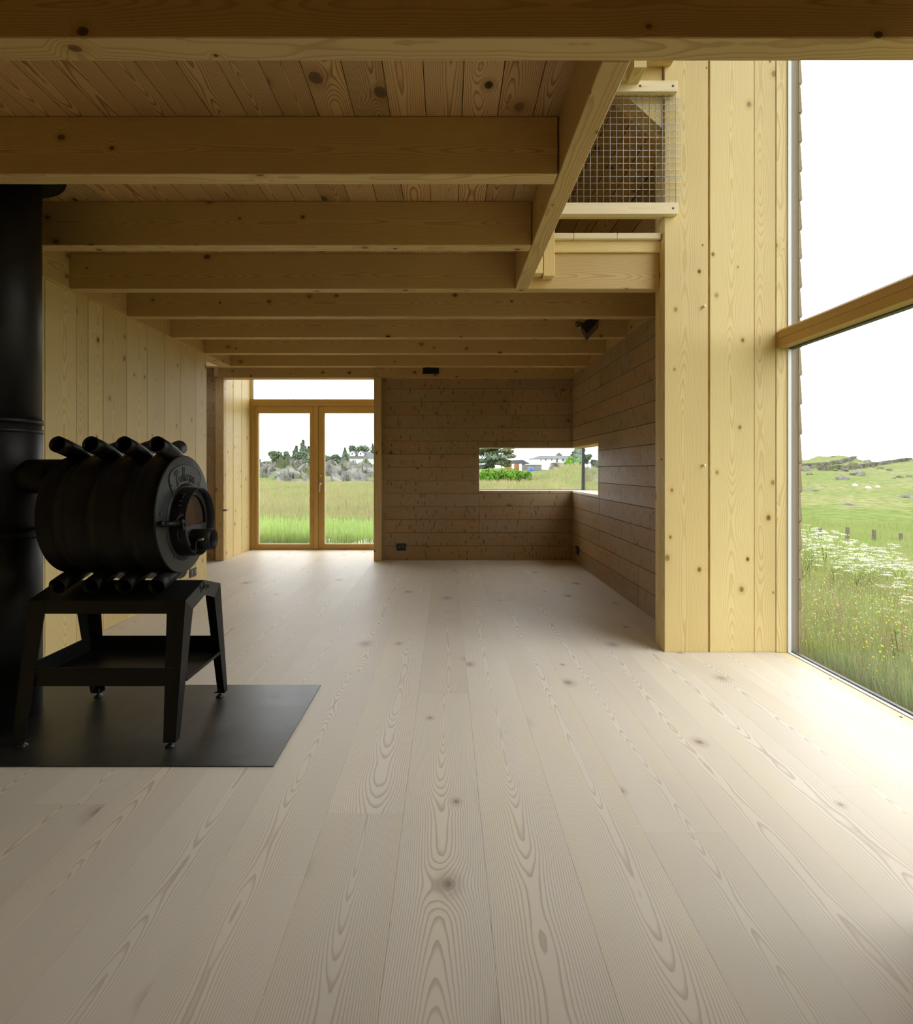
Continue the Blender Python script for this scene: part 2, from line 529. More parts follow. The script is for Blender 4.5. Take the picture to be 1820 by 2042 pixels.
def tube(mb, pts, r, n=12, cap=True, inner=None, up=Vector((1, 0, 0)), smooth=True, rnd=0.5, taper=None):
    pts = [Vector(p) for p in pts]
    def sweep(rad, flip, sl=None):
        vs, fs = [], []
        for i, p in enumerate(pts):
            t = (pts[min(i + 1, len(pts) - 1)] - pts[max(i - 1, 0)]).normalized()
            a = up - t * up.dot(t)
            if a.length < 1e-4: a = Vector((0, 1, 0.3)) - t * Vector((0, 1, 0.3)).dot(t)
            a.normalize(); b = t.cross(a)
            rr = rad * (taper[i] if taper else 1)
            for k in range(n):
                th = 2 * math.pi * k / n
                vs.append(p + (a * math.cos(th) + b * math.sin(th)) * rr)
        for i in range(len(pts) - 1):
            for k in range(n):
                q = (i * n + k, i * n + (k + 1) % n, (i + 1) * n + (k + 1) % n, (i + 1) * n + k)
                fs.append(q[::-1] if flip else q)
        return vs, fs
    vs, fs = sweep(r, False)
    if inner:
        v2, f2 = sweep(inner, True)
        b = len(vs)
        fs += [tuple(i + b for i in f) for f in f2]
        vs += v2
        L = (len(pts) - 1) * n
        for k in range(n):
            fs.append((k, b + k, b + (k + 1) % n, (k + 1) % n))
            fs.append((L + k, L + (k + 1) % n, b + L + (k + 1) % n, b + L + k))
    elif cap:
        L = (len(pts) - 1) * n
        fs.append(tuple(range(n))[::-1]); fs.append(tuple(L + k for k in range(n)))
    mb.add(vs, fs, None, rnd, smooth)
    return mb


def lathe(mb, prof, centre, axis='Z', n=48, smooth=True, rnd=0.5, cap=True):
    """prof: (along axis, radius); centre: point on the axis"""
    c = Vector(centre)
    A = {'X': (Vector((1, 0, 0)), Vector((0, 1, 0)), Vector((0, 0, 1))), 'Z': (Vector((0, 0, 1)), Vector((1, 0, 0)), Vector((0, 1, 0))),
         'Y': (Vector((0, 1, 0)), Vector((0, 0, 1)), Vector((1, 0, 0)))}[axis]
    vs, fs = [], []
    for h, r in prof:
        for k in range(n):
            th = 2 * math.pi * k / n
            vs.append(c + A[0] * h + (A[1] * math.cos(th) + A[2] * math.sin(th)) * r)
    for i in range(len(prof) - 1):
        for k in range(n):
            fs.append((i * n + k, i * n + (k + 1) % n, (i + 1) * n + (k + 1) % n, (i + 1) * n + k))
    if cap and prof[0][1] > 1e-6: fs.append(tuple(range(n))[::-1])
    if cap and prof[-1][1] > 1e-6: fs.append(tuple((len(prof) - 1) * n + k for k in range(n)))
    mb.add(vs, fs, None, rnd, smooth)
    return mb


def prism(mb, poly, lo, hi, axis='X', rnd=0.5, hole=None, grain=None):
    """extrude polygon (in the other two axes, in XYZ order) from lo to hi along axis"""
    ax = 'XYZ'.index(axis)
    oth = [i for i in range(3) if i != ax]
    def P(p, h):
        q = [0, 0, 0]; q[ax] = h; q[oth[0]] = p[0]; q[oth[1]] = p[1]
        return q
    n = len(poly)
    vs = [P(p, lo) for p in poly] + [P(p, hi) for p in poly]
    fs = [tuple(range(n)), tuple(range(n, 2 * n))[::-1]] + [(i, i + n, (i + 1) % n + n, (i + 1) % n) for i in range(n)]
    wc = None
    if grain:
        g = 'XYZ'.index(grain); o2 = [i for i in range(3) if i != g]
        m = [sum(v[i] for v in vs) / len(vs) for i in range(3)]
        wc = [(v[o2[0]] - m[o2[0]], v[g] + rnd * 9, v[o2[1]] - m[o2[1]]) for v in vs]
    mb.add(vs, fs, wc, rnd)
    return mb


def planks(mb, rects, gap=0.003, **kw):
    """rects: list of dict boxes"""
    for q in rects:
        mb.box(*q, **kw)


def cut(rect, hole):
    """subtract a hole from a rectangle (a0,a1,b0,b1) -> list"""
    a0, a1, b0, b1 = rect
    h0, h1, k0, k1 = hole
    if h0 >= a1 or h1 <= a0 or k0 >= b1 or k1 <= b0: return [rect]
    out = []
    if a0 < h0: out.append((a0, h0, b0, b1)); a0 = h0
    if a1 > h1: out.append((h1, a1, b0, b1)); a1 = h1
    if b0 < k0: out.append((a0, a1, b0, k0))
    if b1 > k1: out.append((a0, a1, k1, b1))
    return out


# ------------------------------------------------------------------ dimensions
XL = -2.56          # inner face, left plank wall
XR = 1.667          # inner face, right weathered wall
YB = 7.52           # back weathered wall
YM = 3.73           # middle cross wall carrying the pale boards
JB, JT = CAMZ + 1.22, CAMZ + 1.46     # joist underside, ceiling boards
UPF = CAMZ + 1.575  # upper floor surface
XW = 2.265          # big window glass
YN = 8.50           # glazed doors
Y0 = -1.9           # wall behind the camera
TOPZ = 5.5

# ================================================================== SETTING
# floor
fb = MB()
k0 = math.floor((-3.3 - 0.118) / 0.268)
seams = {-6: 2.033, -2: 1.977, -1: 3.047, 2: 1.873, 3: 3.367, 5: 2.15, 0: 0.4, 1: 5.2, 4: 4.9, -3: 3.37, -4: 4.4, -5: 0.3, 6: 3.0, 7: 1.0, -7: 3.3}
for k in range(k0, 8):
    x0, x1 = 0.118 + 0.268 * k, 0.118 + 0.268 * (k + 1)
    x0c, x1c = max(x0, -3.3), min(x1, 2.167)
    if x1c <= x0c: continue
    ys = [Y0]
    sy = seams.get(k, R.uniform(0, 4))
    ys += sorted(y for y in (sy - 4.1, sy, sy + 4.1) if Y0 + .1 < y < YN)
    ys.append(YN + .06)
    for i in range(len(ys) - 1):
        fb.box(x0c + 0.0003, x1c - 0.0003, ys[i] + 0.0003, ys[i + 1] - 0.0003, -0.028, 0.0, 'Y',
               centre=((x0 + x1) / 2, 0, -0.014), wide='X')
fb.box(-3.3, 2.167, Y0, YN + .06, -0.20, -0.0285, 'Y', rnd=0.3)
struct('floor', fb, M['floor'], 'whitened wide-plank timber floor')

# left plank wall: boards at the seams seen in the photograph
lw = MB()
ysl = [Y0, -1.4, -1.08, -0.77, -0.46, -.15, .16, .47, .78, 1.1, 1.41, 1.72, 2.03, 2.34, 2.66, 2.98, 3.30, 3.614, 3.922, 4.05, 4.227, 4.537, 4.848, 5.147, 5.458, 5.786, 6.05]
for i in range(len(ysl) - 1):
    lw.box(XL - 0.06, XL, ysl[i] + 0.003, ysl[i + 1] - (0.003 if i != 17 else 0.001), 0.002, JB - 0.001, 'Z')
lw.box(XL - 0.17, XL - 0.0605, Y0, 6.05, 0, JB - 0.001, 'Z', rnd=0.2)
lw.box(XL - 0.17, XL - 0.15, Y0, 7.40, JT + .7, TOPZ, 'Z', rnd=0.4)
struct('wall_left', lw, M['pine'], 'pale wall of upright pine boards behind the stove')

# outer left wall beyond the end of the plank wall
ow = MB()
for i in range(14):
    ow.box(-4.2, -4.1, 6.0, 7.6, i * .1737, (i + 1) * .1737 - .001, 'Y')
for i in range(14):
    ow.box(-4.2, XL - .17, 5.9, 6.0, i * .1737, (i + 1) * .1737 - .001, 'X')
ow.box(-4.2, -3.3, 6.0, YB, -.03, 0, 'Y', rnd=.2)
ow.box(-4.2, XL - .17, 5.9, YB + .2, JT, JT + .03, 'X', rnd=.2)
struct('wall_outer', ow, M['old'], 'side wall beyond the end of the left plank wall')

# back wall, weathered horizontal boards, corner slot window
HZ0, HZ1 = 0.922, 1.495
HX0, HY0 = 0.4326, 6.235
bw = MB()
rows = [0.0] + [0.1926 + 0.17370 * i for i in range(14)]
jx = {13: .844, 12: .844, 11: .844, 10: .844, 9: HX0, 8: HX0, 7: HX0, 6: HX0, 5: HX0, 4: HX0, 3: HX0, 2: HX0, 1: -.3, 0: -0.09}
for i in range(len(rows) - 1):
    z0, z1 = rows[i], min(rows[i + 1], JB + .02)
    if z0 >= JB: break
    j = jx.get(i, HX0)
    for a0, a1 in ((-0.95, j), (j, XR)):
        if a1 - a0 < .02: continue
        rn = R.random()
        for q in cut((a0, a1, z0, z1), (HX0, XR + 1, HZ0, HZ1)):
            bw.box(q[0] + .0008, q[1] - .0008 * (q[1] < XR - .01), YB, YB + 0.03, q[2] + .0024, q[3] - .0024, 'X', rnd=rn, centre=(0, YB, (z0 + z1) / 2))
    for q in ((-4.2, -3.047),):
        bw.box(q[0], q[1], YB, YB + 0.03, z0 + .0012, z1 - .0012, 'X')
for q in cut((-0.95, XR + .2, -0.2, JB), (HX0, XR + 1, HZ0, HZ1)):
    bw.box(q[0], q[1], YB + .0305, YB + .2, q[2], q[3], 'X', rnd=.31)
bw.box(-4.2, -3.102, YB + .0305, YB + .2, -.2, JB, 'X', rnd=.33)
bw.box(-4.2, XR + .2, YB + .1, YB + .2, JT + .65, TOPZ, 'X', rnd=.33)
bw.box(-.85, XR + .2, YB + .1, YB + .2, JB, TOPZ, 'X', rnd=.37)
bw.box(-4.2, -2.96, YB + .1, YB + .2, JB, TOPZ, 'X', rnd=.37)
struct('wall_back', bw, M['old'], 'dark weathered horizontal board wall at the far end')

# right weathered wall
rw = MB()
for i in range(len(rows) - 1):
    z0, z1 = rows[i], min(rows[i + 1], JB + .02)
    if z0 >= JB: break
    cuts = [YM + .1, R.uniform(4.6, 5.6), HY0 - .045, YB]
    if i in (0, 1): cuts = [YM + .1, 4.93, 6.3, YB]
    if i == 2: cuts = [YM + .1, 4.86, HY0 - .045, YB]
    for a0, a1 in zip(cuts, cuts[1:]):
        rn = R.random()
        for q in cut((a0, a1, z0, z1), (HY0, YB + 1, HZ0, HZ1)):
            rw.box(XR + R.uniform(0, .002), XR + .03, q[0] + .0012, q[1] - .0008, q[2] + .0028, q[3] - .0028, 'Y', rnd=rn, centre=(XR, 0, (z0 + z1) / 2))
for q in cut((YM + .16, YB + .2, -.2, JB), (HY0, YB + 1, HZ0, HZ1)):
    rw.box(XR + .0305, XR + .2, q[0], q[1], q[2], q[3], 'Y', rnd=.31)
rw.box(XR + .1, XR + .2, YM + .16, YB + .2, JB, UPF + .6, 'Y', rnd=.35)
struct('wall_right', rw, M['old'], 'weathered grey-brown horizontal boards on the right, beyond the pale cross wall')

# middle cross wall: pale upright boards beside the window; gable above the loft opening
mw = MB()
PX = 1.436
xs = [(PX, 1.7215), (1.7345, 2.024), (2.0265, 2.1665)]
for i, (a, b) in enumerate(xs):
    mw.box(a, b, YM, YM + .105, 0.001, TOPZ, 'Z', c=0.0015, rnd=(.37, .62, .81)[i])
mw.box(PX + .02, 2.30, YM + .106, YM + .22, -.1, TOPZ, 'Z', rnd=.5)
mw.box(1.722, 1.734, YM + .02, YM + .105, 0.001, TOPZ, 'Z', rnd=.9)
ZS = CAMZ + 3.544      # z of the gable slope at x = 0
def slope(x): return ZS - 0.9 * x
# gable boards (vertical, cut along the slope), one board mitred at the valley
gx = [-2.72, -2.3, -1.9, -1.5, -1.1, -.7, -.3, .02, .33, .62, .93, 1.155, 1.428]
for a, b in zip(gx, gx[1:]):
    a2, b2 = a + .002, b - .002
    za, zb = (max(UPF + .35, slope(abs(a2))), max(UPF + .35, slope(abs(b2))))
    prism(mw, [(a2, za), (b2, zb), (b2, TOPZ), (a2, TOPZ)], YM + .02, YM + .16, 'Y', rnd=R.random(), grain='Z')
struct('wall_middle', mw, M['pine'], 'pale upright boards standing between the dark alcove and the large window')

# niche side walls (door recess)
nw = MB()
ysn = [7.562, 7.83, 8.155, 8.515]
for i in range(3):
    nw.box(-3.0, -2.945, ysn[i] + .007, ysn[i + 1] - .007 * (i < 2), 0.001, 3.6, 'Z', c=.0015)
nw.box(-3.10, -3.0005, 7.56, 8.7, -.1, 3.6, 'Z', rnd=.2)
nw.box(-.853, -.80, 7.53, 8.6, 0.0, 3.6, 'Z', rnd=.6)
nw.box(-3.1, -.75, 7.56, 8.8, 3.6, 3.68, 'X', rnd=.6)
nw.box(-3.1, -.85, 7.42, 7.55, JT + .2, 3.6, 'X', rnd=.4)
struct('wall_recess', nw, M['pine'], 'pale upright boards lining the recess in front of the glazed doors')

# wall behind the camera, near right wall with an added shade block, upper walls
ww = MB()
for i in range(30):
    ww.box(-2.73 + i * .18, -2.552 + i * .18, Y0 - .1, Y0, 0, TOPZ, 'Z')
struct('wall_front', ww, M['pine'])
nr = MB()
for i in range(19):
    ya, yb_ = Y0 + i * .178, Y0 + (i + 1) * .178 - .002
    if yb_ > 1.44: break
    nr.box(2.10, 2.30, ya, yb_, 0, TOPZ, 'Z')
for i in range(13):  # unseen block, added to shade the floor at the lower right
    nr.box(1.33, 1.45, -.5 + i * .155, -.347 + i * .155, 0, JB, 'Z')
nr.box(1.451, 2.099, -.4, 1.44, 0, JB, 'Z', rnd=.3)
struct('wall_near_and_shade_block', nr, M['pine'])
rf = MB()
for i in range(28):
    rf.box(-2.73 + i * .18, -2.552 + i * .18, Y0, YM + .2, TOPZ, TOPZ + .05, 'Y')
struct('ceiling_tall', rf, M['deck'])

# roof of the loft, sloping boards running away from the camera
lr = MB()
def slope_pt(x, y, off=0.0):
    n = Vector((0.9, 0, 1)).normalized()
    return Vector((x, y, slope(x))) + n * off
xx = -0.5
while xx < 2.05:
    w = 0.118
    a, b = xx + .003, xx + w - .002
    rn = R.random()
    vs = [slope_pt(a, YM + .17, .0), slope_pt(b, YM + .17, .0), slope_pt(b, YB + .25, .0), slope_pt(a, YB + .25, .0),
          slope_pt(a, YM + .17, .03), slope_pt(b, YM + .17, .03), slope_pt(b, YB + .25, .03), slope_pt(a, YB + .25, .03)]
    m = (a + b) / 2
    wcs = [((v.x - m) * 1.345, v.y + rn * 9, 0.0) for v in vs]
    lr.add(vs, [(0, 1, 2, 3), (7, 6, 5, 4), (0, 4, 5, 1), (1, 5, 6, 2), (2, 6, 7, 3), (3, 7, 4, 0)], wcs, rn)
    xx += w
vs = [slope_pt(-.5, YM + .23, .032), slope_pt(2.3, YM + .23, .032), slope_pt(2.3, YB + .3, .032), slope_pt(-.5, YB + .3, .032),
      slope_pt(-.5, YM + .23, .10), slope_pt(2.3, YM + .23, .10), slope_pt(2.3, YB + .3, .10), slope_pt(-.5, YB + .3, .10)]
lr.add(vs, [(0, 1, 2, 3), (7, 6, 5, 4), (0, 4, 5, 1), (1, 5, 6, 2), (2, 6, 7, 3), (3, 7, 4, 0)], None, .3)
lr.box(-4.2, -.45, YM + .17, YB + .3, slope(-.5), slope(-.5) + .06, 'Y', rnd=.5)
struct('ceiling_loft', lr, M['deck'], 'dark sloping board soffit of the loft seen through the wire mesh')

# ceiling boards under the upper floor
cb = MB()
x = -2.73
i = 0
while x < 0.50:
    w = 0.147
    b = min(x + w, .505)
    for y0_, y1_ in ((Y0, 1.2), (1.2, YM + 3.9)):
        cb.box(x + .0016, b - .0018, y0_ + .0005, y1_ if y1_ < 7 else YB, JT, JT + .028, 'Y', centre=(x + w / 2, 0, JT), wide='X')
    x += w
while x < XR + .1:       # beyond the cross wall, under the loft; and over the room behind the camera
    b = x + .147
    cb.box(x + .001, b - .0012, YM + .17, YB, JT, JT + .028, 'Y', centre=(x + .07, 0, JT), wide='X')
    x += .147
x = .508
while x < 2.2:
    cb.box(x + .001, min(x + .147, 2.25) - .0012, Y0, 1.69, JT, JT + .028, 'Y', centre=(x + .07, 0, JT), wide='X')
    x += .147
cb.box(-2.73, .53, Y0, YB, JT + .0285, UPF, 'Y', rnd=.3)
cb.box(.53, XR + .1, YM + .17, YB, JT + .0285, UPF, 'Y', rnd=.3)
cb.box(.53, 2.25, Y0, 1.60, JT + .0285, UPF, 'Y', rnd=.3)
struct('ceiling', cb, M['deck'], 'knotty ceiling boards between the joists')


# ================================================================== TIMBER FRAME (things)
def beam(name, label, cat, group, x0, x1, y0, y1, z0, z1, axis, mat='beam', c=0.003, rnd=None, kind=None):
    mb = MB()
    mb.box(x0, x1, y0, y1, z0, z1, axis, c=c, rnd=rnd)
    ox, oy = (x0 + x1) / 2, (y0 + y1) / 2
    o = mb.obj(name, M[mat], origin=(ox, oy, z0))
    return tag(o, label, cat, group, kind)


JG = 'ceiling joists spanning the room'
jf = [1.60, 2.338, 3.078, 3.820, 4.508, 5.218, 5.935, 6.665]
jl = ['nearest and largest ceiling joist, crossing the very top of the picture to the window',
      'second ceiling joist from the camera, ending at the diagonal trimmer beam above the stove pipe',
      'third ceiling joist from the camera, with a long dark scar along its face',
      'fourth ceiling joist, running right through to the pale cross wall under the loft floor',
      'fifth ceiling joist from the camera, crossing just in front of the black floodlight',
      'sixth ceiling joist from the camera, directly behind the black floodlight',
      'seventh ceiling joist from the camera, second from the far wall',
      'farthest free ceiling joist, last before the far wall']
jx1 = [2.165, .46, .463, PX, XR, XR, XR, XR]
for i, y in enumerate(jf):
    x0 = XL + .02 if i < 7 else XL - .35
    x0 = XL + .021 if i < 7 else XL - .13
    beam('ceiling_joist', jl[i], 'beam', JG, x0, jx1[i] - .001, y, y + (.085 if i else .092), JB, JT - .0005, 'X', rnd=(.11, .93, .47, .68, .23, .77, .35, .58)[i])
# back wall header with black box; left and right ledgers; trimmer
beam('header_beam', 'straight beam on top of the far weathered wall, carrying the small black box', 'beam', None, -3.0, XR - .001, 7.43, YB + .1, JB - .01, JT - .0005, 'X')
beam('ledger_beam', 'long ledger on top of the pale plank wall on the left, carrying the joist ends', 'beam', None, XL - .13, XL + .02, Y0 + .001, 6.664, JB + .0005, JT - .0005, 'Y')
beam('ledger_beam', 'ledger on top of the weathered wall on the right, carrying the far joist ends', 'beam', None, XR + .0005, XR + .12, YM + .17, YB, JB + .0205, JT - .0005, 'Y')
beam('trimmer_beam', 'long trimmer beam running away from the camera along the edge of the loft opening', 'beam', None, .465, .55, 1.693, 3.819, JB, JT - .0005, 'Y', rnd=.41)
beam('cross_beam', 'short beam crossing behind the end of the left plank wall to the recess', 'beam', None, -4.1, XL - .131, 6.665, 6.75, JB, JT - .0005, 'X')
# blocking boards over the ledgers between joists on the right are the ledger itself
beam('edge_board', 'flat board lying on the fourth joist under the loft floor edge', 'board', None, .553, PX - .001, 3.80, 3.88, JT + .0005, CAMZ + 1.536, 'X', mat='pine')
# loft floor boards seen end-on
g = 'loft floor boards with pale cut ends'
fx = [.56, .845, 1.135, 1.428]
lb = ['loft floor board end next to the diagonal trimmer', 'middle loft floor board end above the fourth joist', 'loft floor board end against the pale cross wall']
for i in range(3):
    beam('loft_floorboard', lb[i], 'board', g, fx[i] + .001, fx[i + 1] - .001, 3.765, YM + .168, CAMZ + 1.537, UPF, 'Y', mat='sill')
# posts
beam('timber_post', 'slim timber post on the right side of the glazed door recess', 'post', 'posts beside the door recess', -.952, -.855, 7.42, 7.52, 0.001, JB - .011, 'Z')
beam('timber_post', 'slim timber post on the left side of the glazed door recess, partly behind the stove', 'post', 'posts beside the door recess', -3.045, -2.937, 7.469, 7.559, 0.001, JB - .011, 'Z')

# loft guard: two rails, wire mesh, hanging uprights
rail_top = empty('guard_rail', (1.05, 3.70, CAMZ + 2.459), 'upper pale wooden guard rail clamping the top of the wire mesh', 'rail', 'guard rails of the loft')
MB().box(.60, 1.502, 3.682, YM - .004, CAMZ + 2.459, CAMZ + 2.531, 'X', c=.002).obj('bar', M['sill'], rail_top)
for u in (1276.4, 1341.8):
    m = MB(); lathe(m, [(0, .0072), (.003, .0072)], ((u - VU) * 3.682 / FP, 3.6805, CAMZ + 2.495), 'Y', 16); m.obj('plug', M['pegdark'], rail_top, fix=True)
rail_bot = empty('guard_rail', (1.05, 3.70, CAMZ + 1.663), 'lower pale wooden guard rail under the wire mesh, above the loft floor edge', 'rail', 'guard rails of the loft')
MB().box(.60, 1.505, 3.682, YM - .004, CAMZ + 1.663, CAMZ + 1.737, 'X', c=.002).obj('bar', M['sill'], rail_bot)
MB().box(.60, PX - .002, YM - .003, YM + .04, CAMZ + 1.668, CAMZ + 1.73, 'X', c=.002).obj('backing_bar', M['pine'], rail_bot)
m = MB(); lathe(m, [(0, .0072), (.003, .0072)], ((1341.8 - VU) * 3.682 / FP, 3.6805, CAMZ + 1.70), 'Y', 16); m.obj('plug', M['pegdark'], rail_bot, fix=True)
MB().box(1.1675, 1.246, 3.53, 3.68, CAMZ + 2.507, CAMZ + 2.80, 'Y', c=.002).obj
o = MB().box(1.1675, 1.246, 3.53, 3.6815, CAMZ + 2.507, CAMZ + 2.74, 'Y', c=.002).obj('hanging_block', M['pine'], origin=(1.2, 3.6, CAMZ + 2.507))
tag(o, 'short pale block hanging in front of the upper guard rail, just under the nearest joist', 'block')
o = MB().box(1.25, 1.472, 3.63, YM - .004, CAMZ + 2.652, CAMZ + 2.72, 'X', c=.002).obj('cross_batten', M['beam'], origin=(1.36, 3.68, CAMZ + 2.652))
tag(o, 'short batten fixed across the pale wall above the upper guard rail', 'batten')
o = MB().box(.642, .715, 3.745, 3.818, CAMZ + 1.281, CAMZ + 2.60, 'Z', c=.003).obj('guard_upright', M['pine'], origin=(.68, 3.78, CAMZ + 1.281))
tag(o, 'upright of the loft guard hanging below the floor edge beside the diagonal trimmer', 'post')
o = MB().box(.585, .638, 3.745, 3.818, CAMZ + 1.30, CAMZ + 2.60, 'Z', c=.003).obj('guard_upright', M['pine'], origin=(.61, 3.78, CAMZ + 1.30))
tag(o, 'shorter stub behind the loft guard upright, almost hidden by the diagonal trimmer', 'post')
wm = MB()
x1 = (1358 - VU) * 3.715 / FP
zlo, zhi = CAMZ + 1.737, CAMZ + 2.46
for i in range(19):
    xw = (1000 + (1310 - 49.4 * i) * .26448 - VU) * 3.715 / FP
    if xw < .62: break
    tube(wm, [(xw, 3.7125, zlo - .03), (xw, 3.7125, zhi + .02)], .0021, 6)
for i in range(17):
    zw = CAMZ + (VV - (80 + (437 + 49.35 * i) * .26448)) * 3.7167 / FP
    tube(wm, [(.60, 3.7167, zw), (x1, 3.7167, zw)], .0021, 6, up=Vector((0, 0, 1)))
tag(wm.obj('wire_mesh', M['wire'], origin=(1.05, 3.715, zlo)), 'square galvanised wire mesh panel guarding the loft opening', 'mesh panel')

# pegs in the pale wall
for (u, v, lab) in ((1402, 612, 'upper wooden peg sticking out of the pale cross wall'), (1402, 928, 'lower wooden peg sticking out of the pale cross wall')):
    m = MB(); tube(m, [((u - VU) * YM / FP, YM - .022, CAMZ - (v - VV) * YM / FP), ((u - VU) * YM / FP, YM + .002, CAMZ - (v - VV) * YM / FP)], .0085, 12, up=Vector((0, 0, 1)))
    tag(m.obj('wooden_peg', M['peg'], origin=((u - VU) * YM / FP, YM, CAMZ - (v - VV) * YM / FP)), lab, 'peg', 'wooden pegs in the pale wall')
m = MB(); tube(m, [(PX - .004, 3.78, CAMZ + .07), (PX + .002, 3.78, CAMZ + .07)], .007, 10, up=Vector((0, 0, 1)))
tag(m.obj('screw_plug', M['pegdark'], origin=(PX, 3.78, CAMZ + .07)), 'small dark screw plug in the narrow side of the pale cross wall', 'plug')

# ================================================================== BIG WINDOW
NY = 1.46        # near end of the window
win = empty('window_1', (XW, 2.6, 0), 'large floor to roof window on the right with a timber transom', None, None, 'structure')
MB().box(2.1685, 2.2415, YM - .004, YM + .105, 0.0, TOPZ, 'Z', c=.001, rnd=.55).obj('jamb', M['pine'], win)
MB().box(2.1685, 2.2405, NY, YM - .005, -.05, -0.0008, 'Y', c=.001, rnd=.15).obj('sill', M['sill'], win)
m = MB()
prism(m, [(2.169, CAMZ + .80), (2.245, CAMZ + .80), (2.245, CAMZ + .935), (2.20, CAMZ + .925), (2.178, CAMZ + .907), (2.169, CAMZ + .903),
          (2.169, CAMZ + .858), (2.172, CAMZ + .856), (2.169, CAMZ + .854)], NY, YM - .001, 'Y', rnd=.4, grain='Y')
m.obj('transom', M['larch'], win, fix=True)
m = MB()
m.box(2.2412, 2.262, NY, YM, -.06, .004, 'Y'); m.box(2.2415, 2.262, YM - .012, YM + .03, .004, TOPZ, 'Z')
m.obj('white_trim', M['white_metal'], win)
m = MB()
m.box(2.269, 2.282, NY, YM + .02, -.06, .010, 'Y'); m.box(2.288, 2.300, NY, YM + .02, -.06, .004, 'Y'); m.box(2.2385, 2.2413, YM - .0025, YM + .02, 0, TOPZ, 'Z')
m.box(2.245, 2.285, NY, YM, CAMZ + .792, CAMZ + .80, 'Y')
m.obj('gasket', M['gasket'], win)
for z0, z1 in ((-.02, CAMZ + .80), (CAMZ + .93, TOPZ)):
    MB().box(XW, XW + .003, NY, YM + .02, z0, z1, 'Y').obj('pane', M['glass'], win)
for u, v in ((1655.8, 1353.7), (1796, 1429.5)):
    D = CAMZ * FP / (v - VV)
    m = MB(); lathe(m, [(0, .007), (.0012, .007)], ((u - VU) * D / FP, D, -.0006), 'Z', 14)
    m.obj('plug', M['pegdark'], win, fix=True)
MB().box(2.15, 2.30, NY - .06, NY, 0, TOPZ, 'Z').obj('near_jamb', M['pine'], win)

# shingled outside wall seen edge-on through the window
sh = MB()
sh.box(2.302, 2.322, YM + .03, YM + .25, -.6, TOPZ, 'Z', rnd=.2)
sh.box(2.27, 2.318, YM + .005, YM + .03, -.6, TOPZ, 'Z', rnd=.44)
cz = -.55
phase = 1.2 - (518 - VV) * YM / FP     # one tooth at v = 518
cz = phase - .192 * 30
while cz < TOPZ:
    if cz > -.7:
        yy = YM + .0
        while yy < YM + 1.3:
            w = R.uniform(.09, .16)
            rn = R.random()
            t0 = R.uniform(-.004, .004)
            p = [(2.3225, cz + t0), (2.340, cz + t0 + .004), (2.3425, cz + t0 + .016), (2.329, cz + .205), (2.3225, cz + .205)]
            prism(sh, p, yy + .001, yy + w - .001, 'Y', rnd=rn, grain='Z')
            yy += w
    cz += .192
sh.box(2.318, 2.3225, YM + .001, YM + 1.3, -.6, TOPZ, 'Z', rnd=.2)
struct('wall_outside', sh, M['shingle'], 'grey wooden shingles on the outside wall, seen edge-on through the window glass')

# ================================================================== GLAZED DOORS
dr = empty('door_1', (-1.9, YN, 0), 'double glazed timber doors at the far end of the recess', None, None, 'structure')
def dx(u): return (u - VU) * YN / FP
def dz(v): return CAMZ - (v - VV) * YN / FP
m = MB()
m.box(dx(498.5), dx(507.4), YN + .001, YN + .09, 0, dz(809.5) - .0005, 'Z', c=.001); m.obj('frame_post', M['larch'], dr)
MB().box(dx(498.5), -.853, YN - .012, YN + .09, dz(809.5), dz(796), 'X', c=.003).obj('transom', M['larch'], dr)
MB().box(dx(498.5), -.853, YN - .016, YN + .02, dz(803.5), dz(802.5) , 'X').obj('transom_seam', M['larch'], dr)
MB().box(dx(498.5), -.853, YN - .001, YN + .09, 0.0, .012, 'X').obj('threshold', M['larch'], dr)
def sash(u0, u1, g0, g1, lab, mold):
    s_ = empty('sash', (dx((u0 + u1) / 2), YN, 0.012), lab)
    s_.parent = dr; s_.location = Vector(s_.location) - Vector(dr.location)
    m = MB()
    y0_, y1_ = YN + .012, YN + .07
    zt, zb_ = dz(809.5) - .0005, .013
    gt, gb = dz(823.6), dz(1085.5)
    m.box(dx(u0), dx(g0), y0_, y1_, zb_, zt, 'Z', c=.003)
    m.box(dx(g1), dx(u1), y0_, y1_, zb_, zt, 'Z', c=.003)
    m.box(dx(g0), dx(g1), y0_, y1_, zb_, gb, 'X', c=.003)
    m.box(dx(g0), dx(g1), y0_, y1_, gt, zt, 'X', c=.003)
    m.obj('sash_frame', M['larch'], s_)
    MB().box(dx(g0), dx(g1), YN + .045, YN + .049, gb, gt, 'X').obj('pane', M['glass'], s_)
    m = MB()
    t = .006
    m.box(dx(g0), dx(g0) + t, YN + .05, y1_ - .004, gb, gt, 'Z')
    m.box(dx(g0) + t, dx(g1), YN + .05, y1_ - .004, gb, gb + t, 'X')
    m.obj('spacer', M['white_metal'], s_)
    return s_
sa = sash(507.5, 625.5, 513.7, 616.8, 'left door leaf', 1)
sb = sash(634, 753, 645.9, 757, 'right door leaf carrying the lever handle', 1)
MB().box(dx(625.8), dx(633.8), YN - .004, YN + .06, .013, dz(809.5) - .0005, 'Z', c=.003).obj('astragal', M['larch'], dr)
hx = dx(639.2)
m = MB(); lathe(m, [(-.006, .020), (0.0, .022), (.0, .0)][::1], (hx, YN + .012, dz(948)), 'Y', 24); lathe(m, [(-.010, .008), (-.006, .008)], (hx, YN + .012, dz(948)), 'Y', 14)
m.obj('lock', M['steel'], sb, fix=True)
m = MB(); lathe(m, [(-.006, .020), (0.0, .022), (.0, .0)], (hx, YN + .012, dz(964)), 'Y', 24)
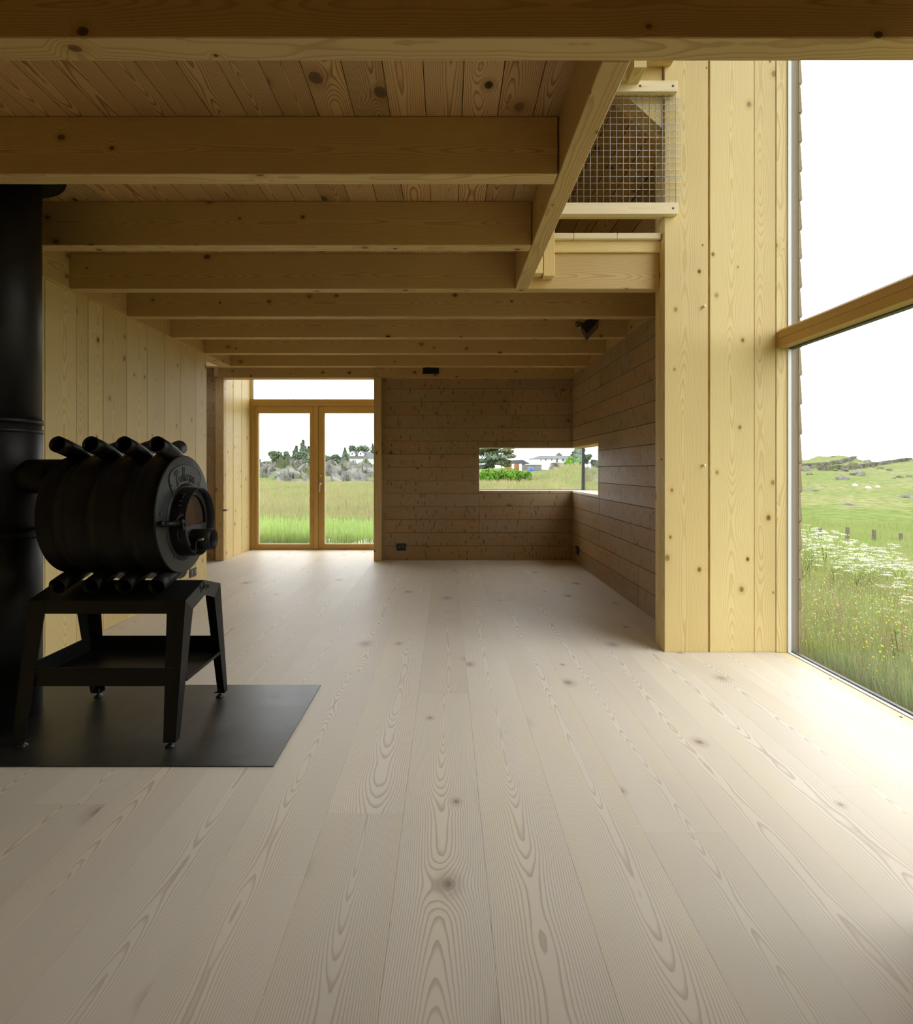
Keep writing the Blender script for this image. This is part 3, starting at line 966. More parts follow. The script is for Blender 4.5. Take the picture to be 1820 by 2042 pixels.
tube(m, [(hx, YN + .010, dz(964)), (hx, YN - .035, dz(964)), (hx - .003, YN - .043, dz(964) - .006), (hx - .008, YN - .043, dz(981.5))], .0085, 12, up=Vector((1, 0.1, 0)))
m.obj('handle', M['steel'], sb, fix=True)
# fixed light over the doors
w2 = empty('window_2', (-1.9, YN, dz(796)), 'fixed pane over the glazed doors', None, None, 'structure')
m = MB(); m.box(dx(501), dx(504.5), YN + .02, YN + .06, dz(796), 3.6, 'Z'); m.box(-.87, -.853, YN + .02, YN + .06, dz(796), 3.6, 'Z'); m.obj('trim', M['white_metal'], w2)
MB().box(dx(498.6), dx(500.8), YN + .0, YN + .06, dz(796), 3.6, 'Z').obj('jamb', M['sill'], w2)
MB().box(dx(501), -.853, YN + .035, YN + .039, dz(796), 3.6, 'X').obj('pane', M['glass'], w2)

# ================================================================== CORNER SLOT WINDOW
w3 = empty('window_3', (XR, YB, HZ0), 'narrow corner window slot in the weathered walls', None, None, 'structure')
T = .2
m = MB(); m.box(HX0, XR + T, YB + .001, YB + T + .02, HZ0 - .02, HZ0 + .0015, 'X'); m.box(XR + .001, XR + T + .02, HY0, YB, HZ0 - .02, HZ0 + .0015, 'Y'); m.obj('sill', M['sill'], w3)
m = MB(); m.box(HX0, XR + T, YB + .001, YB + T + .02, HZ1 - .0015, HZ1 + .02, 'X'); m.box(XR + .001, XR + T + .02, HY0, YB, HZ1 - .0015, HZ1 + .02, 'Y'); m.obj('head_lining', M['larch'], w3)
m = MB(); m.box(HX0 - .015, HX0 + .002, YB + .001, YB + T, HZ0, HZ1, 'Z'); m.obj('side_lining', M['pine'], w3)
MB().box(XR + .001, XR + T, HY0 - .015, HY0 + .002, HZ0, HZ1, 'Z').obj('side_lining', M['pine'], w3)
m = MB(); m.box(XR + T - .03, XR + T + .008, YB + T - .03, YB + T + .008, HZ0, HZ1, 'Z'); m.obj('corner_bar', M['dark_metal'], w3)
m = MB(); m.box(HX0, XR + T, YB + T - .012, YB + T + .01, HZ0 + .0015, HZ0 + .010, 'X'); m.obj('glazing_bead', M['dark_metal'], w3)
MB().box(HX0, XR + T - .03, YB + T - .005, YB + T, HZ0, HZ1, 'X').obj('pane', M['glass'], w3)
MB().box(XR + T - .005, XR + T, HY0, YB + T - .03, HZ0, HZ1, 'Y').obj('pane', M['glass'], w3)


# ================================================================== SOCKETS, BOX, FLOODLIGHT
def socket(label, c, axis, w, h, n=2, group='black double sockets low on the walls'):
    """axis: 'Y' faces the camera, 'X+' faces +x, 'X-' faces -x"""
    root = empty('wall_socket', c, label, 'socket', group)
    def place(mb, name, mat):
        o = mb.obj(name, mat, origin=(0, 0, 0), fix=True)
        o.parent = root
        rz = {'Y': 0, 'X+': math.pi / 2, 'X-': -math.pi / 2}[axis]
        o.data.transform(Matrix.Rotation(rz, 4, 'Z'))
        return o
    place(MB().box(-w / 2, w / 2, -.009, -.0005, -h / 2, h / 2, 'X', c=.002), 'cover_plate', M['rubber'])
    for k in range(n):
        cx = (k - (n - 1) / 2) * w * .46
        m = MB(); lathe(m, [(-.0105, .024), (-.0105, .020), (-.003, .019), (-.003, 0.0)], (cx, 0, 0), 'Y', 24)
        place(m, 'outlet', M['inside'])
        m = MB()
        for q in (-.009, .009): tube(m, [(cx + q, -.0105, 0), (cx + q, -.001, 0)], .0022, 8, up=Vector((0, 0, 1)))
        lathe(m, [(-.0112, .0248), (-.0105, .026), (-.009, .026)], (cx, 0, 0), 'Y', 24)
        place(m, 'outlet_ring', M['dark_metal'])
    return root


socket('black double socket low on the far weathered wall', (-.598, YB, CAMZ - (1090.7 - VV) * YB / FP), 'Y', .125, .094)
socket('black double socket low on the right weathered wall near the corner', (XR, 7.195, CAMZ - (1097.5 - VV) * 7.195 / FP), 'X-', .145, .105)
socket('black double socket low on the pale left wall, just right of the stove', (XL, 5.715, CAMZ - (1141.6 - VV) * 5.715 / FP), 'X+', .145, .088)
vb = empty('ventilator_box', (-.204, 7.43, CAMZ + 1.254), 'small black box fixed to the beam above the far weathered wall', 'box')
MB().box(-.309, -.0985, 7.395, 7.4295, CAMZ + 1.254, CAMZ + 1.355, 'X', c=.003).obj('housing', M['rubber'], vb)
MB().box(-.297, -.1105, 7.388, 7.3949, CAMZ + 1.265, CAMZ + 1.345, 'X', c=.002).obj('front_panel', M['inside'], vb)

fl = empty('floodlight', (1.27, 4.98, CAMZ + 1.26), 'black square floodlight hanging on a bracket between two ceiling joists', 'lamp')
ax_f = Vector((0.70, -0.30, -0.62)).normalized()
side = Vector((0.62, 0.0, 0.70)); side = (side - ax_f * side.dot(ax_f)).normalized()
up_f = ax_f.cross(side)
cf = Vector(((1181 - VU) * 4.95 / FP, 4.95, CAMZ + (VV - 659) * 4.95 / FP))
def frust(mb, c0, s0, c1, s1):
    vs = []
    for c_, s_ in ((c0, s0), (c1, s1)):
        for a_, b_ in ((-1, -1), (1, -1), (1, 1), (-1, 1)):
            vs.append(c_ + side * a_ * s_[0] + up_f * b_ * s_[1])
    mb.add(vs, [(0, 3, 2, 1), (4, 5, 6, 7), (0, 1, 5, 4), (1, 2, 6, 5), (2, 3, 7, 6), (3, 0, 4, 7)])
m = MB(); frust(m, cf - ax_f * .085, (.046, .05), cf - ax_f * .012, (.074, .07)); frust(m, cf - ax_f * .012, (.08, .075), cf, (.08, .075)); m.obj('housing', M['rubber'], fl, fix=True)
m = MB(); frust(m, cf, (.07, .065), cf + ax_f * .003, (.07, .065)); m.obj('lens', M['houseglass'], fl, fix=True)
m = MB(); frust(m, cf - ax_f * .10, (.034, .03), cf - ax_f * .085, (.034, .03)); m.obj('heat_sink', M['dark_metal'], fl, fix=True)
m = MB()
tp = Vector((1.165, 5.10, JB + .10))
tube(m, [cf - ax_f * .05 + up_f * .065, tp + Vector((.0, -.04, 0)), tp], .008, 8)
tube(m, [cf - ax_f * .05 - up_f * .065, tp + Vector((.07, -.04, 0)), tp + Vector((.07, 0, 0))], .008, 8)
tube(m, [tp, tp + Vector((.07, 0, 0)), Vector((1.2, 5.217, JB + .10))], .008, 8, up=Vector((0, 0, 1)))
m.obj('bracket', M['rubber'], fl, fix=True)

# ================================================================== HEARTH, FLUE, STOVE
m = MB(); m.box(-2.52, -.698, 2.287, 3.153, 0.0002, 0.0045, 'X', c=.0012)
tag(m.obj('hearth_plate', M['plate'], origin=(-1.6, 2.72, 0)), 'dark steel floor plate under the stove', 'floor plate')

FX, FY, FR = -2.19, 2.75, .19
ch = empty('flue_pipe', (FX, FY, .0045), 'tall black steel chimney pipe at the left edge, rising through the ceiling', 'chimney pipe')
m = MB(); lathe(m, [(.005, FR + .001), (.865, FR + .001), (.868, FR - .001)], (FX, FY, 0), 'Z', 72); m.obj('lower_section', M['flue'], ch, fix=True)
m = MB(); lathe(m, [(.868, FR - .001), (1.385, FR - .001), (1.388, FR - .004), (1.438, FR - .004)], (FX, FY, 0), 'Z', 72); m.obj('middle_section', M['flue'], ch, fix=True)
m = MB(); lathe(m, [(1.438, FR - .003), (JT - .001, FR - .003)], (FX, FY, 0), 'Z', 72); m.obj('upper_section', M['flue'], ch, fix=True)
for z in (1.378, 1.425):
    m = MB(); lathe(m, [(z, FR - .006), (z, FR + .0025), (z + .02, FR + .0025), (z + .02, FR - .006)], (FX, FY, 0), 'Z', 72); m.obj('clamp_band', M['flue'], ch, fix=True)
m = MB(); lathe(m, [(.880, FR - .003), (.880, FR + .0032), (.912, FR + .0032), (.912, FR - .003)], (FX, FY, 0), 'Z', 72); m.obj('clamp_band', M['flue'], ch, fix=True)
m = MB(); lathe(m, [(JT - .012, FR - .01), (JT - .012, .295), (JT - .0005, .30)], (FX, FY - .02, 0), 'Z', 72); m.obj('ceiling_collar', M['flue'], ch, fix=True)

SY, SZ = 2.735, .988
FXF, FXB = -1.264, -1.79
st = empty('wood_stove', (-1.52, SY, .70), 'black barrel wood stove with bent air tubes and a round door', 'stove')
m = MB()
prof = [(FXB, 0.0), (FXB, .274), (FXB + .004, .279), (FXB + .009, .279)]
N = 90
for i in range(N + 1):
    x = FXB + .012 + (FXF - .012 - FXB - .012) * i / N
    p = ((x + 1.718) / .1495) % 1.0
    b = math.sin(math.pi * min(1, p * 1.04)) ** .55 if p < .96 else 0.0
    # convex rise just right of each groove, flatter towards the next
    b = b * (1.0 - .35 * p)
    prof.append((x, .262 + .017 * b))
prof += [(FXF - .008, .280), (FXF - .001, .282), (FXF, .280), (FXF, 0.0)]
lathe(m, prof, (0, SY, SZ), 'X', 96)
m.obj('barrel', M['stove'], st, fix=True)
m = MB(); lathe(m, [(FXF - .001, .2795), (FXF + .003, .2795), (FXF + .0035, .278), (FXF + .0035, 0)], (0, SY, SZ), 'X', 96)
m.obj('front_disc', M['stove_front'], st, fix=True)


def c_tube(x, near):
    """air tube bent round the barrel; near=True opens towards the room"""
    s_ = -1 if near else 1
    pts = []
    yo = .190
    pts.append((x, SY + s_ * yo, 1.316))
    pts.append((x, SY + s_ * yo * .66, 1.300))
    pts.append((x, SY + s_ * yo * .3, 1.280))
    rr = .249 if near else .243
    for k in range(0, 25):
        th = math.pi / 2 - math.pi * k / 24
        th2 = th if not near else th
        yy = math.cos(th) * rr * (-s_)
        zz = math.sin(th) * rr
        if k == 0:
            pts.append((x, SY, SZ + rr + .016))
        elif k == 24:
            pts.append((x, SY, SZ - rr - .016))
        else:
            pts.append((x, SY + yy, SZ + zz))
    pts.append((x, SY + s_ * yo * .3, .709))
    pts.append((x, SY + s_ * yo * .66, .694))
    pts.append((x, SY + s_ * yo, .676))
    return pts


for i, x in enumerate((-1.748, -1.599, -1.450, -1.3015)):
    m = MB(); tube(m, c_tube(x, True), .0372, 32, inner=.0342)
    m.obj('air_tube', M['stove'], st, fix=True)
for i, x in enumerate((-1.6735, -1.5245, -1.3755)):
    m = MB(); tube(m, c_tube(x, False), .0372, 32, inner=.0342)
    m.obj('air_tube', M['stove'], st, fix=True)
# flue connector
m = MB(); lathe(m, [(FX, .083), (FXB + .005, .083)], (0, SY, 1.168), 'X', 48); m.obj('flue_connector', M['stove'], st, fix=True)
# door: ring, plate with D window, air inlet
DZ, DR, DXF = .951, .163, -1.185
door = empty('stove_door', (FXF, SY, DZ), 'round fire door with a half-round pane')
door.parent = st; door.location = Vector(door.location) - Vector(st.location)
m = MB()
lathe(m, [(FXF, .1655), (DXF - .002, .1635), (DXF, .1625), (DXF - .0005, .1585), (FXF + .028, .1585)], (0, SY, DZ), 'X', 96, cap=False)
lathe(m, [(FXF + .0036, .186), (FXF + .0065, .185), (FXF + .0085, .166)], (0, SY, DZ), 'X', 96, cap=False)
m.obj('door_ring', M['stove'], door)
# plate with D-shaped hole
PXP = -1.222
bm = bmesh.new()
outer, inner_ = [], []
nseg = 64
WR, WZ, WC = .143, .934, .942     # window radius, sill height, arch centre
inn = []
a0 = math.asin((WZ - WC) / WR)
for k in range(41):
    th = a0 + (math.pi - 2 * a0) * k / 40
    inn.append((SY + WR * math.cos(th), WC + WR * math.sin(th) * .97))
for (yy, zz) in inn: pass
out_ = [(SY + .159 * math.cos(2 * math.pi * k / nseg), DZ + .159 * math.sin(2 * math.pi * k / nseg)) for k in range(nseg)]
vo = [bm.verts.new((PXP, a, b)) for a, b in out_]
vi = [bm.verts.new((PXP, a, b)) for a, b in inn]
eo = [bm.edges.new((vo[i], vo[(i + 1) % nseg])) for i in range(nseg)]
ei = [bm.edges.new((vi[i], vi[(i + 1) % len(vi)])) for i in range(len(vi))]
bmesh.ops.triangle_fill(bm, use_beauty=True, use_dissolve=False, edges=eo + ei)
# remove faces inside the window
for f in list(bm.faces):
    c = f.calc_center_median()
    if c.z > WZ and (c.y - SY) ** 2 + ((c.z - WC) / .97) ** 2 < (WR * .985) ** 2:
        bm.faces.remove(f)
ret = bmesh.ops.extrude_face_region(bm, geom=list(bm.faces))
bmesh.ops.translate(bm, vec=(-.006, 0, 0), verts=[g_ for g_ in ret['geom'] if isinstance(g_, bmesh.types.BMVert)])
bmesh.ops.recalc_face_normals(bm, faces=bm.faces)
me = bpy.data.meshes.new('door_plate'); bm.to_mesh(me); bm.free()
me.materials.append(M['stove_front'])
o = bpy.data.objects.new('door_plate', me); COL.objects.link(o); o.parent = door
me.transform(Matrix.Translation(-world_loc(door)))
m = MB(); prism(m, [(SY + (a - SY) * 1.04, b) for a, b in inn], PXP - .018, PXP - .014, 'X'); m.obj('pane', M['stove_glass'], door, fix=True)
m = MB()
for i in range(len(inn)):
    a, b = inn[i], inn[(i + 1) % len(inn)]
    m.add([(PXP - .0055, a[0], a[1]), (PXP - .0055, b[0], b[1]), (PXP - .018, b[0], b[1]), (PXP - .018, a[0], a[1])], [(0, 1, 2, 3)])
m.obj('pane_rim', M['stove'], door)
m = MB(); tube(m, [(PXP - .002, SY, .865), (-1.1235, SY, .865)], .0505, 48, inner=.0475, up=Vector((0, 0, 1))); m.obj('air_inlet', M['stove'], door, fix=True)
m = MB(); lathe(m, [(-1.20, .0470), (-1.198, .0470)], (0, SY, .865), 'X', 40); m.obj('damper_flap', M['stove'], door, fix=True)
m = MB()
for (yy, zz) in ((SY - .118, .918), (SY + .112, .918), (SY, 1.092)):
    m = MB(); lathe(m, [(PXP, .0055), (PXP + .004, .005), (PXP + .004, 0)], (0, yy, zz), 'X', 12); m.obj('screw', M['dark_metal'], door, fix=True)
# damper lever with brass tip
m = MB(); tube(m, [(-1.186, SY - .070, .800), (-1.180, SY - .072, .80), (-1.176, SY - .074, .858), (-1.172, SY - .074, .866), (-1.160, SY - .076, .871)], .0028, 8, up=Vector((0, 1, 0)))
m.obj('damper_lever', M['stove_front'], door, fix=True)
m = MB(); tube(m, [(-1.163, SY - .0755, .870), (-1.138, SY - .080, .8765)], .0052, 12, up=Vector((0, 0, 1))); m.obj('brass_tip', M['brass'], door, fix=True)
# latch bar, cam, handle (pixel positions turned into points beside the ring)
def lp(u, v, X):
    D = X * FP / (u - VU)
    return Vector((X, D, CAMZ - (v - VV) * D / FP))
m = MB()
pa, pb = lp(322, 1046, -1.245), lp(357, 1042, -1.205)
tube(m, [pa, pa.lerp(pb, .5), pb], .0125, 10, up=Vector((0, 0, 1)))
tube(m, [lp(322, 1044, -1.262), lp(322, 1044, -1.232)], .012, 12, up=Vector((0, 0, 1)))
m.obj('latch_bar', M['stove'], st, fix=True)
m = MB()
pc = lp(362, 1041, -1.195)
lathe(m, [(pc.x - .012, .013), (pc.x + .008, .013), (pc.x + .010, .009)], (0, pc.y, pc.z), 'X', 20)
pts = [pc + Vector((0, -.055 * math.sin(t), .035 * math.cos(t) - .003)) for t in (1.1, .8, .5, .2, -.2)]
tube(m, pts, .006, 8, up=Vector((1, 0, 0)))
tube(m, [pc + Vector((0, -.02, .028)), pc + Vector((.002, -.012, .052))], .002, 6)
m.obj('latch_cam', M['stove'], st, fix=True)
m = MB()
pd_ = lp(377, 1088, -1.190)
tube(m, [pc + Vector((.004, 0, -.005)), pc.lerp(pd_, .22), pc.lerp(pd_, .24), pd_], .0075, 12, up=Vector((1, 0, 0)), taper=[.55, .55, .8, 1.0])
m.obj('door_handle', M['stove_front'], st, fix=True)
m = MB()
q0 = lp(353.5, 1052, -1.222)
tube(m, [q0, q0 + Vector((0, 0, -.042)), q0 + Vector((.003, .010, -.054)), q0 + Vector((.006, .021, -.045)), q0 + Vector((.007, .022, -.022))], .0022, 8)
m.obj('latch_loop', M['stove_front'], st, fix=True)
# hinge strap with holes on the upper near edge of the ring
m = MB()
for k, deg in enumerate((128, 134, 142, 150)):
    th = math.radians(deg)
    lathe(m, [(-1.238, .0055 if k % 2 else .007), (-1.214, .0055 if k % 2 else .007)], (0, SY + .168 * math.cos(th), DZ + .170 * math.sin(th)), 'X', 12)
m.obj('hinge', M['stove'], st, fix=True)
m = MB()
for (uu, vv) in ((346, 1111), (306 + 12, 1025)):
    pq = lp(uu, vv, FXF)
    m = MB(); lathe(m, [(FXF + .003, .007), (FXF + .009, .006), (FXF + .009, 0)], (0, pq.y, pq.z), 'X', 12); m.obj('bolt', M['dark_metal'], st, fix=True)
# name plate: fan shape over the ring
np_poly = []
for k in range(17):
    th = math.radians(135 - 90 * k / 16)
    np_poly.append((SY + .176 * math.cos(th), DZ + .176 * math.sin(th)))
top = [(.124, 1.086), (.140, 1.105), (.160, 1.142), (.163, 1.160), (.155, 1.180), (.135, 1.197), (.10, 1.211), (.05, 1.222), (0, 1.226)]
np_poly += [(SY + a, b) for a, b in top] + [(SY - a, b) for a, b in top[::-1][1:]]
m = MB(); prism(m, np_poly, FXF + .003, FXF + .0065, 'X')
npl = m.obj('name_plate', M['stove_front'], st, fix=True)
m = MB()
rim = [Vector((FXF + .0065, a, b)) for a, b in np_poly[16:]] + [Vector((FXF + .0065, np_poly[0][0], np_poly[0][1]))]
tube(m, rim, .0022, 8)
m.obj('plate_rim', M['stove_front'], npl, fix=True)

LET = {
    'B': (.62, [[(.02, -.02), (.2, .98)], [(-.08, .80), (.05, 1.0), (.35, 1.02), (.46, .86), (.36, .62), (.14, .54)], [(.14, .54), (.42, .50), (.46, .24), (.28, .02), (-.06, -.06)]]),
    'u': (.40, [[(.02, .46), (.0, .14), (.08, .0), (.2, .06), (.26, .46)], [(.26, .46), (.26, .08), (.34, .04)]]),
    'l': (.22, [[(.0, .0), (.06, 1.02)], [(.0, .0), (.1, .06)]]),
    'e': (.34, [[(.02, .22), (.22, .28), (.2, .44), (.08, .42), (.0, .18), (.08, .0), (.26, .08)]]),
    'r': (.28, [[(.0, .0), (.05, .46)], [(.03, .28), (.12, .44), (.22, .42)]]),
    'j': (.22, [[(.10, .46), (.06, -.22), (-.06, -.32), (-.12, -.2)], [(.13, .62), (.14, .66)]]),
    'a': (.38, [[(.26, .40), (.10, .44), (.0, .2), (.07, .0), (.2, .08), (.28, .42)], [(.28, .42), (.27, .06), (.34, .02)]]),
    'n': (.36, [[(.0, .0), (.04, .46)], [(.03, .26), (.14, .45), (.22, .36), (.23, .0)]]),
}


def lettering(mb, X, cy, cz, rad, size, tr):
    word = 'Bullerjan'
    tot = sum(LET[c][0] for c in word) * size
    pos = -tot / 2
    for c in word:
        w, st_ = LET[c]
        for s_ in st_:
            pts = []
            # subdivide for smooth bends
            for a, b in s_:
                ang = (pos + a * size) / (rad + .3 * size)
                rr = rad + b * size
                pts.append(Vector((X, cy + rr * math.sin(ang), cz + rr * math.cos(ang))))
            tube(mb, pts, tr, 6)
        pos += w * size


m = MB(); lettering(m, FXF + .0068, SY, DZ, .197, .066, .0028); m.obj('embossed_lettering', M['stove_front'], npl, fix=True)
m = MB()
for (yy, zz) in ((SY - .14, 1.128), (SY + .14, 1.128)):
    m = MB(); lathe(m, [(FXF + .006, .006), (FXF + .010, .005), (FXF + .010, 0)], (0, yy, zz), 'X', 12); m.obj('rivet', M['dark_metal'], npl, fix=True)
m = MB()
m.box(-1.10 - .04, -1.12, SY + .150, SY + .172, .99, .998, 'X')
tag(m.obj('hinge_pin', M['steel'], st), None)

# stand
sd = empty('stove_stand', (-1.51, 2.72, .0045), 'black folded sheet-steel stand with a tray, carrying the barrel stove', 'stand')
XR_, XL_ = -1.165, -1.862
SC = 2.72
def my(y): return 2 * SC - y
th_ = .005
top_m = MB()
A = (2.525, .617); B_ = (SC, .672)
for s_ in (0, 1):
    f = (lambda y: y) if s_ == 0 else my
    p = [(f(A[0]), A[1]), (f(B_[0]), B_[1]), (f(B_[0]), B_[1] - .006), (f(A[0]), A[1] - .006)]
    prism(top_m, p, XL_, XR_, 'X')
    p = [(f(A[0]), A[1]), (f(A[0] + .004), A[1] - .004), (f(A[0] - .003), .5605), (f(A[0] - .007), .5605)]
    prism(top_m, p, XL_, XR_, 'X')
top_m.obj('folded_top', M['stove'], sd, fix=True)
for X, nm in ((XR_, 1), (XL_, -1)):
    mm = MB()
    inn_s = [(2.60, .561), (2.73, .598), (2.845, .561)]
    left = [(2.525, .617), (2.60, .561), (2.73, .598), (SC, .672)]
    prism(mm, left, X - th_ / 2, X + th_ / 2, 'X')
    right = [(SC, .672), (2.73, .598), (2.845, .561), (2.915, .617)]
    prism(mm, right, X - th_ / 2, X + th_ / 2, 'X')
    sf = mm.obj('side_frame', M['stove_front'], sd, fix=True)
    if nm == 1:
        m = MB(); lettering(m, X + .0035, 2.725, .532, .100, .034, .0012); m.obj('cut_lettering', M['inside'], sf, fix=True)
    for near in (0, 1):
        f = (lambda y: y) if near == 0 else my
        lg = MB()
        prism(lg, [(f(2.525), .617), (f(2.60), .561), (f(2.470), .030), (f(2.430), .030)], X - th_ / 2, X + th_ / 2, 'X')
        # outer flange following the leaning edge
        wi_t, wi_b = .080, .050
        sgn = -1 if X == XR_ else 1
        t0, t1 = f(2.525), f(2.430)
        dy = .004 * (1 if near == 0 else -1)
        vs = [(X, t0, .617), (X + sgn * wi_t, t0, .617), (X + sgn * wi_b, t1, .030), (X, t1, .030)]
        vs += [(a, b + dy, c) for a, b, c in vs]
        lg.add(vs, [(0, 1, 2, 3), (7, 6, 5, 4), (0, 4, 5, 1), (1, 5, 6, 2), (2, 6, 7, 3), (3, 7, 4, 0)])
        leg = lg.obj('leg', M['stove'], sd, fix=True)
        fx_, fy_ = X + sgn * .028, f(2.452)
        m = MB(); lathe(m, [(.0048, .021), (.008, .021), (.018, .009), (.022, .006), (.045, .006)], (fx_, fy_, 0), 'Z', 20)
        m.box(fx_ - .024, fx_ + .024, fy_ - .018, fy_ + .018, .030, .034, 'X')
        m.obj('levelling_foot', M['rubber'], leg, fix=True)
ty = MB()
z0, z1 = .254, .334
yn, yf = 2.482, my(2.482)
ty.box(XL_ + .006, XR_ - .004, yn, yf, z0, z0 + .004, 'X')
ty.box(XL_ + .006, XR_ - .004, yn - .004, yn, z0, z1, 'X')
ty.box(XL_ + .006, XR_ - .004, yf, yf + .004, z0, z1, 'X')
ty.box(XL_ + .002, XL_ + .006, yn, yf, z0, z1, 'Y')
ty.box(XR_ - .004, XR_ + .001, yn + .06, yf, z0 - .002, z0 + .012, 'Y')
ty.obj('tray', M['stove'], sd, fix=True)


# ================================================================== OUTSIDE
def lerp_tab(t, x):
    xs_, ys_ = zip(*t)
    return np.interp(x, xs_, ys_)


PA = [(0, -.3), (8.5, -.12), (9.3, -.06), (12, -.1), (25, -.19), (42, -.05), (50, .15), (57, .55), (64, 1.25), (70, 1.85), (76, 1.9), (90, 1.7), (130, 2.6), (600, 4)]
PB = [(0, -.3), (12, -.1), (25, .1), (45, .5), (60, .75), (75, .95), (100, 1.15), (130, 1.3), (600, 3)]
PC = [(0, -.3), (4.5, -.30), (9, -.48), (14, -.95), (20, -1.35), (30, -1.8), (42, -1.55), (52, -.9), (66, .6), (82, 2.25), (92, 2.75), (110, 2.6), (600, 2)]


def height(X, Y):
    X = np.asarray(X, float); Y = np.asarray(Y, float)
    r = np.hypot(X, Y)
    th = np.arctan2(X, Y)
    tc = np.clip(th, -.45, .68)
    d = r * np.cos(tc)
    s = np.tan(tc)
    a, b, c = lerp_tab(PA, d), lerp_tab(PB, d), lerp_tab(PC, d)
    def sm(x): x = np.clip(x, 0, 1); return x * x * (3 - 2 * x)
    h = a + (b - a) * sm((s + .11) / .13)
    h = h + (c - h) * sm((s - .28) / .25)
    # knoll to the right in the slot window
    h = h + .95 * np.exp(-((s - .225) / .05) ** 2 - ((d - 42) / 10) ** 2)
    # hill bumps on the right skyline
    far = sm((d - 60) / 25)
    h = h + far * sm((s - .4) / .2) * (.75 * np.exp(-((s - .695) / .028) ** 2) + .55 * np.exp(-((s - .655) / .012) ** 2) - .35 * np.exp(-((s - .775) / .03) ** 2))
    k = np.clip((d - 6) / 30, 0, 1)
    n = (.5 * np.sin(X * .31 + 1.3) * np.sin(Y * .27 + .4) + .3 * np.sin(X * .73 + Y * .41) + .2 * np.sin(Y * .9 - X * .53 + 2) + .12 * np.sin(1.7 * X + 1.1) * np.sin(1.5 * Y))
    h = h + n * (.05 + .22 * k) * np.clip(d / 10, .1, 1)
    return h


def hz(x, y): return float(height(x, y))


angs = np.concatenate([np.linspace(-math.pi, -.5, 40, endpoint=False), np.linspace(-.5, .85, 420, endpoint=False), np.linspace(.85, math.pi, 50, endpoint=False)])
rads = np.concatenate([np.linspace(1.9, 12, 46, endpoint=False), np.geomspace(12, 600, 150)])
A_, R_ = np.meshgrid(angs, rads)
GX, GY = R_ * np.sin(A_), R_ * np.cos(A_)
GZ = height(GX, GY)
inside = (GX > -4.3) & (GX < 2.3) & (GY < 7.7) & (GY > -2)
GZ = np.where(inside, -.45, GZ)
gv = np.stack([GX.ravel(), GY.ravel(), GZ.ravel()], 1)
na, nr_ = len(angs), len(rads)
ii, jj = np.meshgrid(np.arange(na), np.arange(nr_ - 1))
q = np.stack([jj * na + ii, jj * na + (ii + 1) % na, (jj + 1) * na + (ii + 1) % na, (jj + 1) * na + ii], -1).reshape(-1, 4)
me = bpy.data.meshes.new('meadow')
me.from_pydata(gv.tolist(), [], q[:, ::-1].tolist())
me.polygons.foreach_set('use_smooth', [True] * len(q))
me.materials.append(M['ground'])
me.update()
gr = bpy.data.objects.new('ground', me); COL.objects.link(gr)
tag(gr, 'rolling grassy meadow outside the house', None, None, 'structure')

NR = np.random.default_rng(5)


def blades(name, X, Y, H, W, mat, label, cat='grass', lean=.25, kind='stuff', Z=None, head=False):
    n = len(X)
    Z = height(X, Y) if Z is None else Z
    az = NR.uniform(0, 2 * np.pi, n)
    la = NR.uniform(0, 2 * np.pi, n)
    lm = NR.uniform(.1, 1, n) * lean * H
    dx_, dy_ = np.cos(az) * W / 2, np.sin(az) * W / 2
    lx, ly = np.cos(la) * lm, np.sin(la) * lm
    V = np.empty((n, 5, 3))
    V[:, 0] = np.stack([X - dx_, Y - dy_, Z - .03], 1)
    V[:, 1] = np.stack([X + dx_, Y + dy_, Z - .03], 1)
    V[:, 2] = np.stack([X + dx_ * .8 + lx * .35, Y + dy_ * .8 + ly * .35, Z + H * .6], 1)
    V[:, 3] = np.stack([X - dx_ * .8 + lx * .35, Y - dy_ * .8 + ly * .35, Z + H * .6], 1)
    V[:, 4] = np.stack([X + lx, Y + ly, Z + H], 1)
    b = (np.arange(n) * 5)[:, None]
    F4 = (b + np.array([0, 1, 2, 3])).tolist()
    F3 = (b + np.array([3, 2, 4])).tolist()
    me = bpy.data.meshes.new(name)
    me.from_pydata(V.reshape(-1, 3).tolist(), [], F4 + F3)
    at = me.attributes.new('rnd', 'FLOAT', 'POINT')
    at.data.foreach_set('value', np.repeat(NR.random(n), 5).astype(np.float32))
    me.materials.append(mat)
    o = bpy.data.objects.new(name, me); COL.objects.link(o)
    return tag(o, label, cat, None, kind)


def scatter(n, s0, s1, y0, y1, power=1.0):
    y = y0 + (y1 - y0) * NR.random(n) ** power
    s = NR.uniform(s0, s1, n)
    return s * y, y


X, Y = scatter(60000, .55, .95, 3.0, 9.0, 1.3)
k = X > 2.46
X, Y = X[k], Y[k]
blades('near_grass', X, Y, NR.uniform(.15, .42, len(X)), (.0055 + .002 * NR.random(len(X))), M['lush'], 'lush green grass just outside the large window')
X, Y = scatter(11000, .55, .95, 2.3, 9.0, 1.2)
k = (X > 2.46) & (X < 12)
X, Y = X[k], Y[k]
blades('grass_seed_heads', X, Y, NR.uniform(.3, .62, len(X)), np.full(len(X), .0035), M['hay'], 'straw-coloured seed stalks rising from the grass outside the large window', lean=.35)
X, Y = scatter(9000, .5, .98, 2.2, 4.2, 1.0)
k = (X > 2.42) & (X < 3.6)
X, Y = X[k], Y[k]
blades('grass_verge', X, Y, NR.uniform(.08, .26, len(X)), np.full(len(X), .005), M['grass'], 'yellow-green grass verge along the foot of the large window')
X, Y = scatter(45000, .55, .9, 9.0, 32.0, 1.2)
